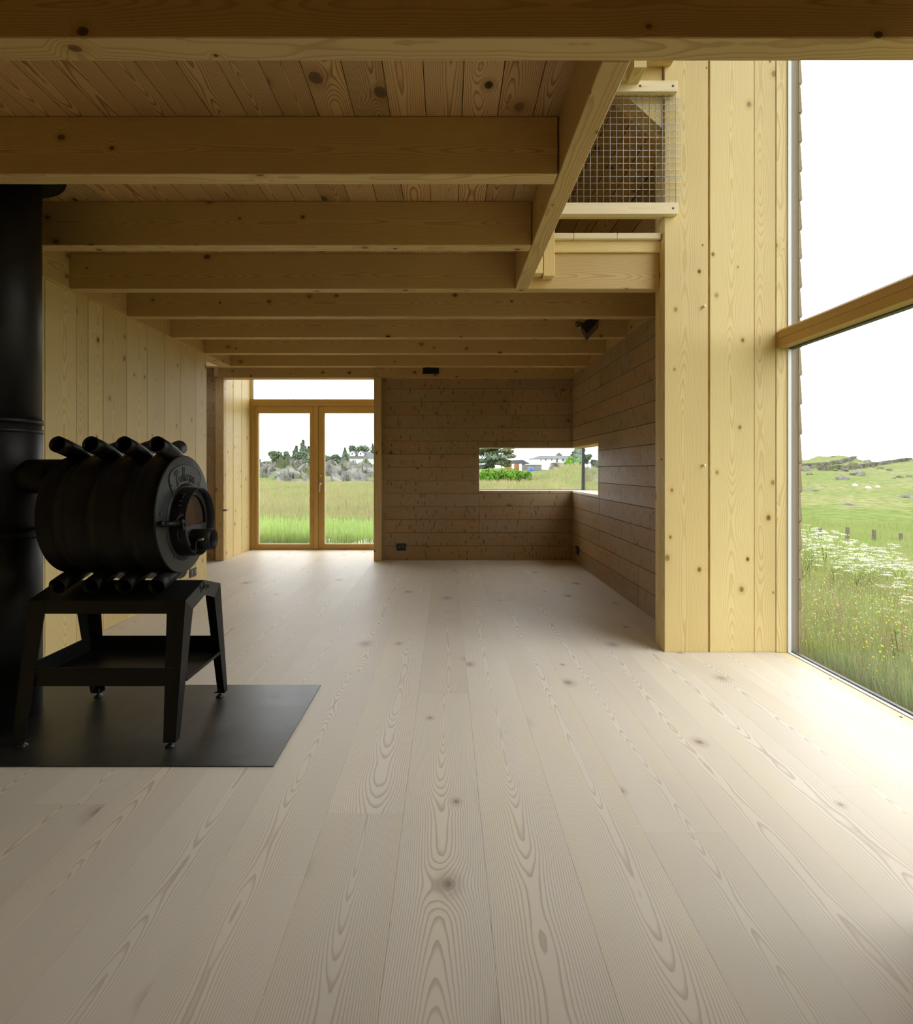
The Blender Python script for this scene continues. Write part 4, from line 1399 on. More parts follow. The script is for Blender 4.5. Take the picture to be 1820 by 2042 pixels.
blades('meadow_grass', X, Y, NR.uniform(.12, .28, len(X)), .010 + .01 * NR.random(len(X)), M['grass'], 'meadow grass on the slope beyond the white flowers')
X, Y = scatter(14000, -.40, -.08, 9.2, 13.0, 1.1)
blades('door_grass', X, Y, NR.uniform(.15, .36, len(X)), np.full(len(X), .010), M['lush'], 'bright green grass fringe just outside the glazed doors')
X, Y = scatter(45000, -.40, .30, 12.0, 45.0, 1.3)
blades('hay_meadow', X, Y, NR.uniform(.18, .42, len(X)), .014 + .012 * NR.random(len(X)), M['hay'], 'straw-coloured hay meadow between the house and the rocks')
# tiny flowers
def dots(name, X, Y, H, size, mat, label):
    n = len(X)
    Z = height(X, Y) + H
    V = np.empty((n, 4, 3))
    for i, (a, b) in enumerate(((-1, -1), (1, -1), (1, 1), (-1, 1))):
        V[:, i] = np.stack([X + a * size, Y + b * size * .8, Z + b * size * .6], 1)
    V[:, :, :] += NR.normal(0, .002, V.shape)
    me = bpy.data.meshes.new(name)
    me.from_pydata(V.reshape(-1, 3).tolist(), [], (np.arange(n * 4).reshape(-1, 4)).tolist())
    at = me.attributes.new('rnd', 'FLOAT', 'POINT'); at.data.foreach_set('value', np.repeat(NR.random(n), 4).astype(np.float32))
    me.materials.append(mat)
    o = bpy.data.objects.new(name, me); COL.objects.link(o)
    return tag(o, label, 'flowers', None, 'stuff')
X, Y = scatter(1500, .62, .92, 3.2, 7.2, 1.0); k = X > 2.5; X, Y = X[k], Y[k]
dots('yellow_wildflowers', X, Y, NR.uniform(.2, .42, len(X)), .0036, M['yellow'], 'scattering of tiny yellow flowers in the grass outside the large window')
X, Y = scatter(1500, .60, .92, 2.9, 6.2, 1.0); k = X > 2.6; X, Y = X[k], Y[k]
dots('pale_wildflowers', X, Y, NR.uniform(.2, .42, len(X)), .0035, M['petal'], 'tiny pale flowers scattered in the near grass outside the large window')
X, Y = scatter(800, .62, .92, 3.2, 7.0, 1.0); k = X > 2.6; X, Y = X[k], Y[k]
dots('red_seed_heads', X, Y, NR.uniform(.3, .5, len(X)), .0045, M['pink'], 'reddish dry seed heads scattered in the near grass')


# cow parsley: three prototypes, copied
def parsley(seed):
    rr = random.Random(seed)
    root = empty('cow_parsley', (0, 0, 0))
    m = MB()
    heads = []
    tube(m, [(0, 0, -.05), (.01, .01, .45), (0, .02, .72)], .005, 5)
    for i in range(8):
        a = rr.uniform(0, 6.28); q = rr.uniform(.06, .26); zt = .92 - q * .9 + rr.uniform(-.05, .05); zb = rr.uniform(.35, .68)
        p = (q * math.cos(a), q * math.sin(a), zt)
        tube(m, [(0, .01, zb), (p[0] * .6, p[1] * .6, (zb + zt) / 2 + .03), p], .003, 4)
        heads.append(p)
    m.obj('stem', M['stem'], root)
    for p in heads:
        h = MB()
        for k in range(34):
            a = rr.uniform(0, 6.28); q = .046 * math.sqrt(rr.random())
            x_, y_ = p[0] + q * math.cos(a), p[1] + q * math.sin(a); z_ = p[2] + .012 - q * q * 5 + rr.uniform(-.004, .004)
            s_ = rr.uniform(.005, .009)
            t = Vector((rr.uniform(-.5, .5), rr.uniform(-.5, .5), 1)).normalized()
            u_ = t.orthogonal().normalized() * s_; v_ = t.cross(u_)
            c_ = Vector((x_, y_, z_))
            h.add([c_ - u_, c_ - v_, c_ + u_, c_ + v_], [(0, 1, 2, 3)], None, rr.random())
        h.obj('flower_head', M['petal'], root)
    return root


def copy_tree(o, parent=None):
    c = o.copy(); COL.objects.link(c); c.parent = parent
    for ch in list(o.children): copy_tree(ch, c)
    return c


def children_of(o): return list(o.children)


protos = [parsley(s) for s in (1, 2, 3)]
n_p = 0
for i in range(34):
    u = 1590 + 240 * ((i * .618) % 1)
    t = (u - 1590) / 230
    Dp = R.uniform(6.3, 8.2) - .9 * t
    if i % 9 == 8: Dp -= 1.1
    topz = .50 - .33 * t + R.uniform(-.18, .04)
    x_ = (u - VU) * Dp / FP
    g0 = hz(x_, Dp)
    o = protos[i % 3] if i < 3 else copy_tree(protos[i % 3])
    sc = max(.45, (topz - g0) / .93)
    o.location = (x_, Dp, g0); o.scale = (1, 1, sc); o.rotation_euler = (0, 0, R.uniform(0, 6.28))
    tag(o, 'white-flowering cow parsley in the clump on the slope outside the large window', 'wildflower', 'white cow parsley outside the large window')

# leafy saplings at the foot of the window
def sapling(loc, h, seed, label):
    rr = random.Random(seed)
    root = empty('leafy_sapling', loc, label, 'plant', 'saplings outside the large window')
    m = MB(); lf = MB()
    for b in range(4):
        a = rr.uniform(0, 6.28); l = rr.uniform(.06, .22)
        top_ = Vector((l * math.cos(a), l * math.sin(a), h * rr.uniform(.7, 1)))
        st_ = [Vector((0, 0, -.05)), top_ * .5 + Vector((rr.uniform(-.02, .02), 0, .02)), top_]
        tube(m, [Vector(loc) + q for q in st_], .0035, 5)
        for k in range(13):
            t = rr.uniform(.25, 1)
            c_ = Vector(loc) + (st_[0].lerp(st_[1], t * 2) if t < .5 else st_[1].lerp(st_[2], t * 2 - 1))
            d_ = Vector((rr.uniform(-1, 1), rr.uniform(-1, 1), rr.uniform(-.1, .6))).normalized()
            L = rr.uniform(.03, .055)
            w_ = d_.cross(Vector((0, 0, 1))).normalized() * L * .28
            lf.add([c_, c_ + d_ * L * .5 + w_, c_ + d_ * L, c_ + d_ * L * .5 - w_], [(0, 1, 2, 3)], None, rr.random())
    m.obj('stem', M['redstem'], root); lf.obj('leaves', M['sapling'], root)


for i, (u, v, h, lab) in enumerate(((1800, 1405, .52, 'tall leafy sapling with reddish stems at the lower right corner of the large window'),
                                    (1764, 1383, .42, 'middle leafy sapling with reddish stems outside the lower part of the large window'),
                                    (1722, 1350, .36, 'small leafy sapling left of the others outside the large window'),
                                    (1690, 1322, .55, 'leafy sapling nearest the shingled wall outside the large window'))):
    Dq = 1.52 * FP / (v - VV)
    xq = (u - VU) * Dq / FP
    sapling((xq, Dq, hz(xq, Dq)), h, i + 10, lab)

# fence posts on the slope
for i, (u, v0, v1) in enumerate(((1634.8, 1051, 1082), (1689.4, 1051, 1080), (1742.3, 1056, 1084), (1795.7, 1063, 1086))):
    Dp = 19.0
    x_ = (u - VU) * Dp / FP
    g0 = hz(x_, Dp)
    zt = CAMZ - (v0 - VV) * Dp / FP
    m = MB(); m.box(x_ - .045, x_ + .045, Dp - .045, Dp + .045, g0 - .2, zt, 'Z', c=.01)
    tag(m.obj('fence_post', M['fence'], origin=(x_, Dp, g0)), ['leftmost grey fence post on the slope beyond the white flowers', 'second grey fence post from the left, the thickest looking', 'third grey fence post from the left on the slope', 'rightmost grey fence post on the slope'][i], 'fence post', 'fence posts on the slope')


# rocks
def rock_mesh(seed, blocky=.0):
    rr = random.Random(seed)
    bm = bmesh.new()
    bmesh.ops.create_icosphere(bm, subdivisions=3, radius=1)
    for v in bm.verts:
        p = v.co.copy()
        n = 0
        for k in range(1, 5):
            f = 1.1 * k
            n += math.sin(p.x * f + seed * 1.3 + k) * math.sin(p.y * f * 1.2 + seed + 2 * k) * math.cos(p.z * f + seed * .7) / k
        v.co = p * (1 + .22 * n)
    # planar cuts make it angular
    for k in range(7):
        nrm = Vector((rr.uniform(-1, 1), rr.uniform(-1, 1), rr.uniform(-.1, 1))).normalized()
        dd = rr.uniform(.55, .85)
        for v in bm.verts:
            e = v.co.dot(nrm) - dd
            if e > 0: v.co -= nrm * e * .92
    me = bpy.data.meshes.new('rock'); bm.to_mesh(me); bm.free()
    me.materials.append(M['rock'])
    return me


rms = [rock_mesh(s) for s in range(1, 7)]
def rock(name, x_, y_, sx, sy, sz, label, group, sink=.25, tilt=.3, cat='rock'):
    o = bpy.data.objects.new(name, rms[R.randrange(6)])
    COL.objects.link(o)
    o.location = (x_, y_, hz(x_, y_) + sz * (.5 - sink))
    o.scale = (sx, sy, sz); o.rotation_euler = (R.uniform(-tilt, tilt), R.uniform(-tilt, tilt), R.uniform(0, 6.28))
    return tag(o, label, cat, group)


def outcrop(name, u0, u1, d0, d1, hmax, cell, seed, label, tilt=.55):
    """angular slabs of bedrock standing out of the turf: one continuous mass"""
    rng = np.random.default_rng(seed)
    nu, nd = 150, 90
    U, D2 = np.meshgrid(np.linspace(u0, u1, nu), np.linspace(d0, d1, nd))
    X2 = (U - VU) / FP * D2
    H0 = height(X2, D2)
    xa, xb = X2.min(), X2.max()
    npt = int((xb - xa) * (d1 - d0) / cell ** 2)
    px_, py_ = rng.uniform(xa, xb, npt), rng.uniform(d0, d1, npt)
    tx, ty = rng.normal(-.25, tilt, npt), rng.normal(-.1, tilt, npt)
    hh = rng.uniform(-.7, 1.0, npt) * hmax
    wx = X2 + .25 * np.sin(D2 * 2.1); wy = D2 + .25 * np.sin(X2 * 2.3)
    dist = (wx[..., None] * 1.0 - px_) ** 2 + ((wy[..., None] - py_) * .6) ** 2
    idx = dist.argmin(-1)
    z = hh[idx] + (X2 - px_[idx]) * tx[idx] + (D2 - py_[idx]) * ty[idx]
    eu = np.minimum(1, np.minimum((U - u0) / 6, (u1 - U) / 6).clip(0)) * np.minimum(1, np.minimum((D2 - d0) / 2.5, (d1 - D2) / 2.5).clip(0))
    z = np.clip(z, -1, hmax * 1.6)
    Z2 = H0 + np.where(z > 0, z * eu, z * .5) - .12
    v = np.stack([X2.ravel(), D2.ravel(), Z2.ravel()], 1)
    i_, j_ = np.meshgrid(np.arange(nu - 1), np.arange(nd - 1))
    f = np.stack([j_ * nu + i_, j_ * nu + i_ + 1, (j_ + 1) * nu + i_ + 1, (j_ + 1) * nu + i_], -1).reshape(-1, 4)
    me = bpy.data.meshes.new(name); me.from_pydata(v.tolist(), [], f.tolist()); me.materials.append(M['rock'])
    o = bpy.data.objects.new(name, me); COL.objects.link(o)
    return tag(o, label, 'rock')


outcrop('rock_outcrop', 500, 640, 50, 71, .85, 1.25, 3, 'grey rocky outcrop beyond the meadow seen through the left door leaf')
outcrop('rock_outcrop', 641, 770, 50, 71, .80, 1.25, 8, 'grey rocky outcrop below the slate-roofed house seen through the right door leaf')
outcrop('rock_outcrop', 1092, 1150, 58, 72, .8, 1.6, 11, 'leaning grey rock ribs on the slope seen through the corner window', .7)
hill = [(1603, 938, 1.9), (1620, 934, 1.5), (1614, 946, .9), (1677, 956, 1.7), (1710, 948, 2.1), (1716, 950, 1.3), (1700, 928, 1.4), (1728, 923, 1.6), (1740, 926, 1.2), (1685, 939, 1.0), (1665, 940, .8), (1755, 935, 1.1), (1772, 938, 1.0), (1795, 953, .9), (1782, 954, .6), (1625, 908, .9), (1660, 911, .8), (1713, 920, .9), (1740, 932, .7), (1812, 951, .8)]
for u, v, s_ in hill:
    # march the ray to the ground
    sX, sZ = (u - VU) / FP, -(v - VV) / FP
    Dp = 12.0
    while Dp < 110 and CAMZ + sZ * Dp > hz(sX * Dp, Dp): Dp += .4
    rock('hill_boulder', sX * Dp, Dp, s_ * .42, s_ * .36, s_ * .24, 'weathered boulder on the grassy hillside outside the large window', 'boulders on the hillside', .15)
for u, v, s_, lab in ((1606, 976, 1.5, 'broad pale slab of rock in the grass close to the shingled wall edge'), (1690, 1007, .9, 'flat pale slab showing through the green dip outside the large window'), (1806, 989, 1.5, 'low pale rock at the right edge of the picture')):
    sX, sZ = (u - VU) / FP, -(v - VV) / FP
    Dp = 10.0
    while Dp < 110 and CAMZ + sZ * Dp > hz(sX * Dp, Dp): Dp += .3
    rock('flat_rock', sX * Dp, Dp, s_ * .9, s_ * .8, s_ * .20, lab, None, .75, .03)
for u, v, lab in ((1704, 968.5, 'largest of three white stones on the far slope'), (1730.5, 973.5, 'smallest of three white stones on the far slope'), (1750, 972.5, 'rightmost of three white stones on the far slope')):
    sX, sZ = (u - VU) / FP, -(v - VV) / FP
    Dp = 12.0
    while Dp < 110 and CAMZ + sZ * Dp > hz(sX * Dp, Dp): Dp += .3
    o = rock('white_stone', sX * Dp, Dp, .28, .2, .16, lab, 'white stones on the far slope', .1, .1)
    o.data = o.data.copy(); o.data.materials.clear(); o.data.materials.append(M['whitewall'])

# dry stone walls on the hill
def stone_wall(path, label):
    m = MB()
    for (u0, v0), (u1, v1) in zip(path, path[1:]):
        n = int(abs(u1 - u0) / 1.1)
        for k in range(n):
            t = k / n
            u, v = u0 + (u1 - u0) * t, v0 + (v1 - v0) * t
            sX, sZ = (u - VU) / FP, -(v - VV) / FP
            Dp = 40.0
            while Dp < 96 and CAMZ + sZ * Dp > hz(sX * Dp, Dp): Dp += .5
            for row in range(3):
                c_ = Vector((sX * Dp + R.uniform(-.05, .05), Dp + R.uniform(-.1, .1), hz(sX * Dp, Dp) + .09 + .17 * row))
                me_ = rms[R.randrange(6)]
                q_ = R.uniform(.07, .12); rot = Matrix.Rotation(R.uniform(0, 6), 3, 'Z')
                b_ = len(m.v)
                bx = [Vector((x, y, z)) for x in (-1, 1) for y in (-1, 1) for z in (-1, 1)]
                vs = [c_ + rot @ Vector((p.x * q_ * R.uniform(.8, 1.2), p.y * q_ * 1.4, p.z * q_ * R.uniform(.6, .9))) for p in bx]
                m.add(vs, [(0, 1, 3, 2), (4, 6, 7, 5), (0, 4, 5, 1), (2, 3, 7, 6), (0, 2, 6, 4), (1, 5, 7, 3)], None, R.random())
    o = m.obj('dry_stone_wall', M['rock'], fix=True)
    return tag(o, label, 'stone wall', 'dry stone walls on the hill')


stone_wall([(1600, 933), (1640, 930), (1672, 926), (1696, 920), (1708, 914)], 'upper dry stone wall climbing the hill towards the skyline')
stone_wall([(1632, 939), (1665, 937), (1700, 936), (1735, 931), (1765, 926), (1790, 922), (1820, 918)], 'lower dry stone wall running across the hill to the right edge')
xq, yq = (1773 - VU) * 95 / FP, 95
m = MB(); tube(m, [(xq, yq, hz(xq, yq) - .2), (xq, yq, CAMZ + (VV - 893.5) * 95 / FP)], .06, 6)
tag(m.obj('skyline_pole', M['fence'], origin=(xq, yq, hz(xq, yq))), 'thin pole standing on the skyline of the hill', 'pole')

# white plastic pipe stubs outside the doors, concrete frame, stone slab
for i, (u0, v0, v1, lab) in enumerate(((591.7, 1039, 1050, 'white stub of pipe in the grass seen through the left door leaf'), (667.5, 1037.5, 1046.5, 'white stub of pipe in the grass seen through the right door leaf'))):
    Dp = 12.5
    x_ = (u0 - VU) * Dp / FP
    m = MB(); tube(m, [(x_, Dp, hz(x_, Dp) - .1), (x_, Dp, CAMZ - (v0 - VV) * Dp / FP + .03)], .030, 14, inner=.025, up=Vector((0, 1, 0)))
    tag(m.obj('pipe_stub', M['whitewall'], origin=(x_, Dp, hz(x_, Dp))), lab, 'pipe', 'white pipe stubs outside the doors')
m = MB()
gz_ = -.06
m.box(-2.9, -2.02, 9.75, 9.81, -.3, .02, 'X'); m.box(-2.9, -2.84, 9.15, 9.75, -.3, .02, 'Y'); m.box(-2.08, -2.02, 9.15, 9.75, -.3, .02, 'Y'); m.box(-2.9, -2.02, 9.0, 9.06, -.3, .02, 'X')
tag(m.obj('planter_frame', M['greywall'], origin=(-2.5, 9.4, -.06)), 'low grey frame let into the ground outside the left door leaf', 'frame')
for i, (x_, y_, sx, sy, lab) in enumerate(((-1.10, 9.45, .62, .4, 'flat pale stone slab outside the right door leaf'), (-1.95, 9.5, .42, .3, 'small flat pale stone outside the middle of the glazed doors'))):
    o = bpy.data.objects.new('stone_slab', rms[i + 2].copy()); COL.objects.link(o)
    o.data.materials.clear(); o.data.materials.append(plain('pale_stone', (.62, .60, .54), .9, 0, .1, (6, (.75, .73, .67))))
    o.location = (x_, y_, -.03 - .02 * i); o.scale = (sx, sy, .10); tag(o, lab, 'stone', 'stone slabs outside the doors')


# trees and bushes
def foliage(mb, centres, n, leaf, seed, cone=False):
    rr = random.Random(seed)
    for i in range(n):
        c, rad = centres[rr.randrange(len(centres))]
        while True:
            p = Vector((rr.uniform(-1, 1), rr.uniform(-1, 1), rr.uniform(-1, 1)))
            if .35 < p.length < 1: break
        q = Vector(c) + Vector((p.x * rad[0], p.y * rad[1], p.z * rad[2]))
        t = (p + Vector((rr.uniform(-.6, .6), rr.uniform(-.6, .6), rr.uniform(0, .8)))).normalized()
        s_ = leaf * rr.uniform(.6, 1.4)
        u_ = t.orthogonal().normalized() * s_; v_ = t.cross(u_) * rr.uniform(.5, 1)
        mb.add([q - u_, q - v_, q + u_, q + v_], [(0, 1, 2, 3)], None, rr.random())


def tree(name, u, Dp, vtop, width_px, label, group, mat='conifer', shape='round', seed=1, n=900, leaf=.22):
    rr = random.Random(seed)
    x_ = (u - VU) * Dp / FP
    g0 = hz(x_, Dp)
    top_ = CAMZ + (VV - vtop) * Dp / FP
    w_ = width_px * Dp / FP / 2 * (1.0 if name == 'pine_tree' else 1.45)
    root = empty(name, (x_, Dp, g0), label, 'tree', group)
    h = top_ - g0
    cs = []
    if shape == 'spire':
        for k in range(9):
            t = k / 8
            r_ = w_ * (1 - t) * .95 + .12
            cs.append(((x_ + rr.uniform(-.1, .1), Dp, g0 + h * (.12 + .86 * t)), (r_, r_, h * .07)))
    elif shape == 'layered':
        for k in range(16):
            t = rr.random()
            a_ = rr.uniform(0, 6.28)
            off_ = w_ * rr.uniform(.2, .8)
            cs.append(((x_ + off_ * math.cos(a_), Dp + off_ * math.sin(a_), g0 + h * (.25 + .7 * t)), (w_ * .42, w_ * .42, h * .06)))
        cs.append(((x_, Dp, g0 + h * .6), (w_ * .5, w_ * .5, h * .35)))
    else:
        for k in range(9):
            a_ = rr.uniform(0, 6.28); q_ = w_ * rr.uniform(.1, .62)
            cs.append(((x_ + q_ * math.cos(a_), Dp + q_ * math.sin(a_), g0 + h * rr.uniform(.3, .84)), (w_ * .42, w_ * .42, h * .17)))
    m = MB(); foliage(m, cs, n, leaf, seed); m.obj('crown', M[mat], root)
    m = MB(); tube(m, [(x_, Dp, g0 - .3), (x_, Dp, g0 + h * .8)], max(.08, h * .02), 7, taper=[1, .4]); m.obj('trunk', M['bark'], root)
    return root


tg = 'trees behind the rocks seen through the doors'
for i, (u, D_, vt, w, shp, lab) in enumerate((
    (552, 88, 899, 26, 'round', 'broad dark tree behind the rocks, leftmost dense crown in the left door leaf'),
    (572, 90, 899, 20, 'round', 'rounded dark tree second from the left behind the rocks'),
    (590, 84, 891, 20, 'spire', 'pointed conifer in the middle of the left door leaf'),
    (604, 80, 880, 26, 'spire', 'tallest conifer at the right side of the left door leaf'),
    (616, 78, 892, 18, 'spire', 'dark conifer cut by the centre post of the doors'),
    (530, 95, 920, 26, 'round', 'low pale tree far away at the left edge of the left door leaf'),
    (512, 96, 914, 14, 'round', 'small tree at the extreme left of the left door leaf'),
    (650, 110, 905, 18, 'round', 'small rounded tree at the left edge of the right door leaf'),
    (671, 112, 902, 18, 'round', 'rounded tree left of the slate-roofed house'),
    (688, 112, 894, 16, 'spire', 'pointed tree just left of the slate-roofed house'),
    (702, 138, 886, 18, 'round', 'dense tree behind the left end of the slate roof'),
    (724, 138, 882, 30, 'round', 'largest dense tree behind the slate roof'),
    (743, 138, 886, 16, 'spire', 'pointed tree at the right edge of the right door leaf'))):
    tree('dark_tree', u, D_, vt, w, lab, tg, 'conifer', shp, 30 + i, 1900, .17)
tg2 = 'trees seen through the corner window'
tree('pine_tree', 975, 62, 880, 66, 'large layered pine at the left end of the corner window', tg2, 'pinegrey', 'layered', 51, 3600, .17)
tree('pine_tree', 1000, 66, 884, 60, 'second layered pine, right of the largest one in the corner window', tg2, 'pinegrey', 'layered', 52, 3000, .17)
tree('pine_tree', 1152, 60, 888, 48, 'grey-green tree behind the corner bar of the corner window', tg2, 'pinegrey', 'round', 53, 2600, .16)
tree('pine_tree', 1182, 58, 886, 54, 'grey-green tree at the right end of the corner window', tg2, 'pinegrey', 'round', 54, 2600, .16)
tree('pine_tree', 1115, 126, 899, 20, 'small distant tree behind the long white house', tg2, 'pinegrey', 'round', 55, 700, .25)
def bush(u, Dp, vtop, w, label, group, seed, n=1500):
    x_ = (u - VU) * Dp / FP; g0 = hz(x_, Dp); h = CAMZ + (VV - vtop) * Dp / FP - g0; w_ = w * Dp / FP / 2 * 1.45
    root = empty('green_bush', (x_, Dp, g0), label, 'bush', group)
    rr = random.Random(seed); cs = []
    for k in range(8):
        a_ = rr.uniform(0, 6.28); q_ = w_ * rr.uniform(0, .65)
        cs.append(((x_ + q_ * math.cos(a_), Dp + q_ * math.sin(a_), g0 + h * rr.uniform(.3, .72)), (w_ * .42, w_ * .42, h * .30)))
    m = MB(); foliage(m, cs, n, .06, seed); m.obj('leaves', M['bush'], root)
    m = MB(); tube(m, [(x_, Dp, g0 - .2), (x_, Dp, g0 + h * .6)], .05, 6); m.obj('stems', M['bark'], root)
bg = 'bright green bushes seen through the corner window'
for i, (u, D_, vt, w, lab) in enumerate(((966, 36, 934, 26, 'leftmost bright green bush in the corner window'), (990, 37, 931.5, 30, 'tallest bright green bush, second from the left in the corner window'), (1012, 37, 933.5, 28, 'third bright green bush from the left in the corner window'), (1034, 37.5, 936, 26, 'fourth bright green bush from the left in the corner window'), (1052, 38, 939, 18, 'small low bush at the right end of the green row in the corner window'))):
    bush(u, D_, vt, w, lab, bg, 70 + i)
tree('leafy_tree', 1142, 57, 909, 26, 'bright green leafy shrub tree left of the corner bar', None, 'bush', 'round', 81, 1500, .10)

# house with slate roof behind the rocks
def P3(u, v, D_): return Vector(((u - VU) * D_ / FP, D_, CAMZ + (VV - v) * D_ / FP))
hs = empty('slate_roofed_house', ((715 - VU) * 120 / FP, 122, 2), 'white house with a grey slate roof and two dormers, seen through the right door leaf', 'house')
D_ = 120
eL, eR, rL, rR = P3(684.6, 913.5, D_), P3(752, 913.5, D_), P3(709, 900, D_), P3(732, 900, D_)
back = Vector((0, 9, 0)); mid = Vector((0, 4.5, 0))
m = MB(); m.add([eL, eR, eR + back, eL + back, rL + mid, rR + mid], [(0, 1, 5, 4), (1, 2, 5), (2, 3, 4, 5), (3, 0, 4), (0, 3, 2, 1)]); m.obj('roof', M['slate'], hs, fix=True)
m = MB(); m.box(eL.x + .5, eR.x - .5, D_ + .6, D_ + 8.4, 1.0, eL.z, 'X'); m.obj('wall', M['whitewall'], hs)
for u in (702, 719):
    a_ = P3(u, 905, D_ + 1.0)
    m = MB(); w_, h_ = .55, .5
    m.add([a_ + Vector((-w_, 0, -h_)), a_ + Vector((w_, 0, -h_)), a_ + Vector((w_, 0, h_ * .4)), a_ + Vector((0, 0, h_ * 1.2)), a_ + Vector((-w_, 0, h_ * .4))] +
          [a_ + Vector((-w_, 2.5, -h_)), a_ + Vector((w_, 2.5, -h_)), a_ + Vector((w_, 2.5, h_ * .4)), a_ + Vector((0, 2.5, h_ * 1.2)), a_ + Vector((-w_, 2.5, h_ * .4))],
          [(0, 1, 2, 3, 4), (9, 8, 7, 6, 5), (0, 5, 6, 1), (1, 6, 7, 2), (4, 9, 5, 0)])
    d_ = m.obj('dormer', M['whitewall'], hs, fix=True)
    m = MB(); z_ = Vector((0, 0, .04))
    p0, p1, p2 = a_ + Vector((-w_ - .12, -.12, h_ * .3)), a_ + Vector((0, -.12, h_ * 1.25)), a_ + Vector((w_ + .12, -.12, h_ * .3))
    b_ = Vector((0, 2.7, 0))
    m.add([p0, p1, p2, p0 + b_, p1 + b_, p2 + b_] + [q + z_ * 3 for q in (p0, p1, p2, p0 + b_, p1 + b_, p2 + b_)],
          [(0, 3, 4, 1), (1, 4, 5, 2), (6, 7, 10, 9), (7, 8, 11, 10), (0, 1, 7, 6), (1, 2, 8, 7)])
    m.obj('dormer_roof', M['slate'], d_, fix=True)
    m = MB(); m.box(a_.x - .16, a_.x + .16, a_.y - .03, a_.y, a_.z - .22, a_.z + .22, 'X'); m.obj('window_pane', M['houseglass'], d_)

# long white house in the corner window
D_ = 110
lh = empty('long_white_house', ((1100 - VU) * D_ / FP, D_, 1.2), 'long two-storey white house with a low grey roof, seen through the corner window', 'house')
eL, eR, rL, rR = P3(1062.5, 914.8, D_), P3(1160, 914.8, D_), P3(1083, 907.3, D_), P3(1143, 907.3, D_)
back = Vector((0, 8, 0)); mid = Vector((0, 4, 0))
m = MB(); m.add([eL, eR, eR + back, eL + back, rL + mid, rR + mid], [(0, 1, 5, 4), (1, 2, 5), (2, 3, 4, 5), (3, 0, 4), (0, 3, 2, 1)]); m.obj('roof', M['slate'], lh, fix=True)
m = MB(); m.box(eL.x + .25, eR.x - .3, D_ + .4, D_ + 7.6, .4, eL.z, 'X'); m.obj('wall', M['whitewall'], lh)
for (x0c, x1c, y0c, y1c) in ((898, 908, 362, 385), (960, 970, 362, 385), (1038, 1050, 362, 385), (1100, 1124, 358, 408), (1178, 1208, 362, 388)):
    a_, b_ = P3(940 + x0c * .1538, 860 + y1c * .1538, D_), P3(940 + x1c * .1538, 860 + y0c * .1538, D_)
    m = MB(); m.box(a_.x, b_.x, D_ + .32, D_ + .399, a_.z, b_.z, 'X'); m.obj('window_pane', M['houseglass'], lh)
# shed
D_ = 84
sh_ = empty('gabled_shed', ((1025 - VU) * D_ / FP, D_, 1), 'shed with a dark gable roof and rust-red front boards, seen through the corner window', 'shed')
a_, b_ = P3(1009, 937, D_), P3(1035, 925, D_)
m = MB(); m.box(a_.x, b_.x, D_, D_ + 3, a_.z - .6, b_.z, 'Z'); m.obj('red_wall', M['redwall'], sh_)
c_, d_ = P3(1020, 937, D_ - .05), P3(1024.5, 925, D_ - .05)
MB().box(c_.x, d_.x, D_ - .06, D_ - .001, c_.z - .6, d_.z, 'Z').obj('white_door', M['whitewall'], sh_)
c_, d_ = P3(1035, 937, D_), P3(1040, 925, D_)
MB().box(b_.x, d_.x, D_ - .02, D_ + 3, c_.z - .6, d_.z, 'Z').obj('white_corner', M['whitewall'], sh_)
g1, g2, g3 = P3(1014, 924.5, D_ + 3.2), P3(1042.5, 916.7, D_ + 3.2), P3(1057, 925, D_ + 3.2)
g0_ = P3(1022, 917.2, D_ + 3.2)
bk = Vector((0, 5, 0))
m = MB(); m.add([g1, g3, g2, g0_ , g1 + bk, g3 + bk, g2 + bk, g0_ + bk], [(0, 1, 2, 3), (7, 6, 5, 4), (0, 4, 5, 1), (1, 5, 6, 2), (2, 6, 7, 3), (3, 7, 4, 0)]); m.obj('roof', M['slate'], sh_, fix=True)
a_, b_ = P3(1040, 937, D_ + 3.4), P3(1055.5, 925, D_ + 3.4)
MB().box(a_.x, b_.x, D_ + 3.4, D_ + 6, a_.z - .6, b_.z, 'X').obj('dark_wall', M['greywall'], sh_)
p = P3(1052.8, 905, 88); q_ = P3(1052.8, 930, 88)
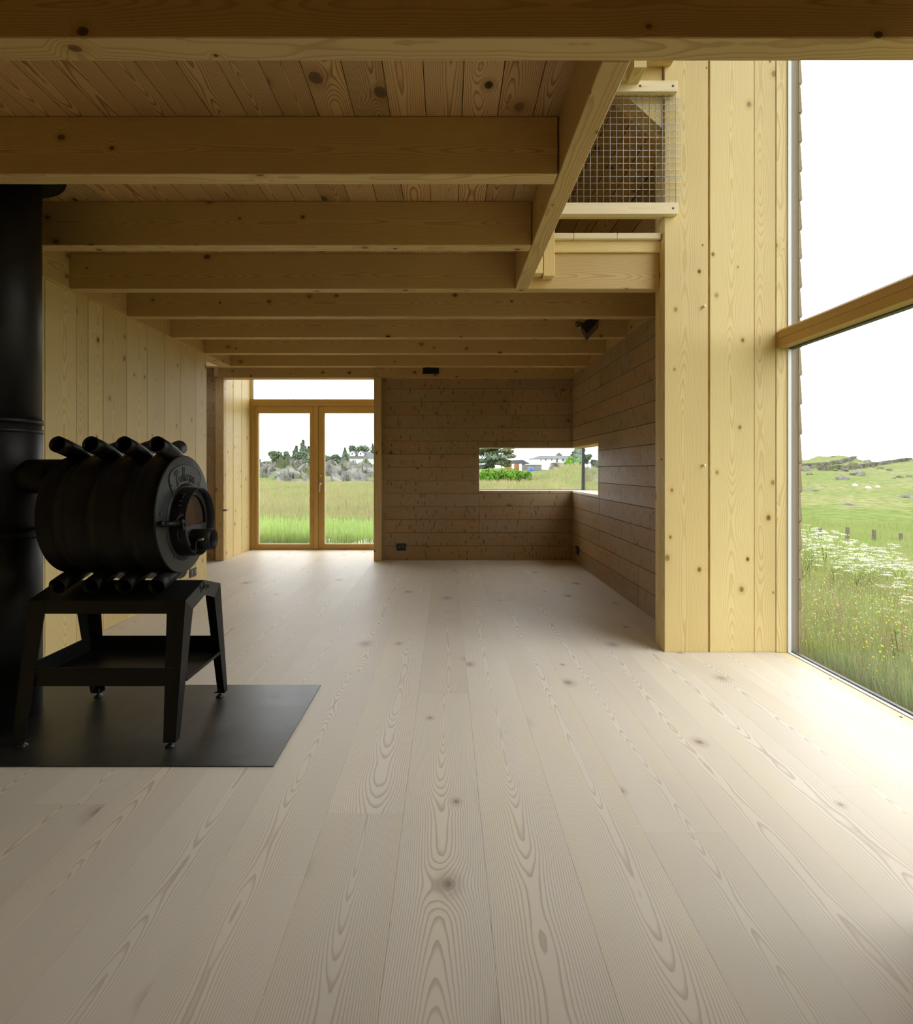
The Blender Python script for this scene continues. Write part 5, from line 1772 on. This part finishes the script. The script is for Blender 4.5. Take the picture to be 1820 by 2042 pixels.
m = MB(); tube(m, [q_, p], .05, 6); tag(m.obj('utility_pole', M['fence'], origin=tuple(q_)), 'thin wooden utility pole rising behind the gabled shed', 'pole')
D_ = 80
a_, b_ = P3(1053, 938.5, D_), P3(1081, 926.5, D_)
gs = empty('grey_outbuilding', tuple(a_), 'pale grey flat-roofed outbuilding right of the gabled shed in the corner window', 'shed')
m = MB(); m.box(a_.x + .2, b_.x, D_ + .5, D_ + 3, a_.z - .3, b_.z, 'Z'); m.obj('wall', M['greywall'], gs)
MB().box(a_.x, b_.x + .1, D_ + .4, D_ + 3.1, b_.z + .001, b_.z + .08, 'X').obj('roof', M['whitewall'], gs)
for i, u in enumerate((1056.6, 1061.6)):
    c_ = P3(u, 939, D_ - .3)
    m = MB(); h_ = 6.8 * D_ / FP; r_ = 2.3 * D_ / FP
    lathe(m, [(0, r_ * .95), (.02, r_), (h_ * .3, r_), (h_ * .33, r_ * 1.04), (h_ * .36, r_), (h_ * .64, r_), (h_ * .67, r_ * 1.04), (h_ * .7, r_), (h_ - .02, r_), (h_, r_ * .9)], tuple(c_), 'Z', 20)
    tag(m.obj('blue_barrel', M['bluebarrel'], origin=tuple(c_), fix=True), ['left one of two blue barrels in front of the grey outbuilding', 'right one of two blue barrels in front of the grey outbuilding'][i], 'barrel', 'blue barrels in the corner window')
c0 = P3(1097, 935, 82)
car = empty('parked_car', tuple(c0), 'small white car parked below the long white house', 'car')
m = MB(); prism(m, [(c0.x - .33 + a * .66, c0.z + b) for a, b in ((0, .05), (1, .05), (1, .2), (.85, .24), (.72, .38), (.32, .38), (.16, .24), (0, .2))], 82, 82.4, 'Y'); m.obj('body', M['carpaint'], car, fix=True)
m = MB(); prism(m, [(c0.x - .33 + a * .66, c0.z + b) for a, b in ((.22, .24), (.80, .24), (.70, .35), (.34, .35))], 81.97, 82.0, 'Y'); m.obj('side_window', M['houseglass'], car, fix=True)
for a in (.2, .8):
    m = MB(); lathe(m, [(-.03, .07), (.03, .07)], (c0.x - .33 + a * .66, 82, c0.z + .06), 'Y', 14); m.obj('wheel', M['rubber'], car, fix=True)
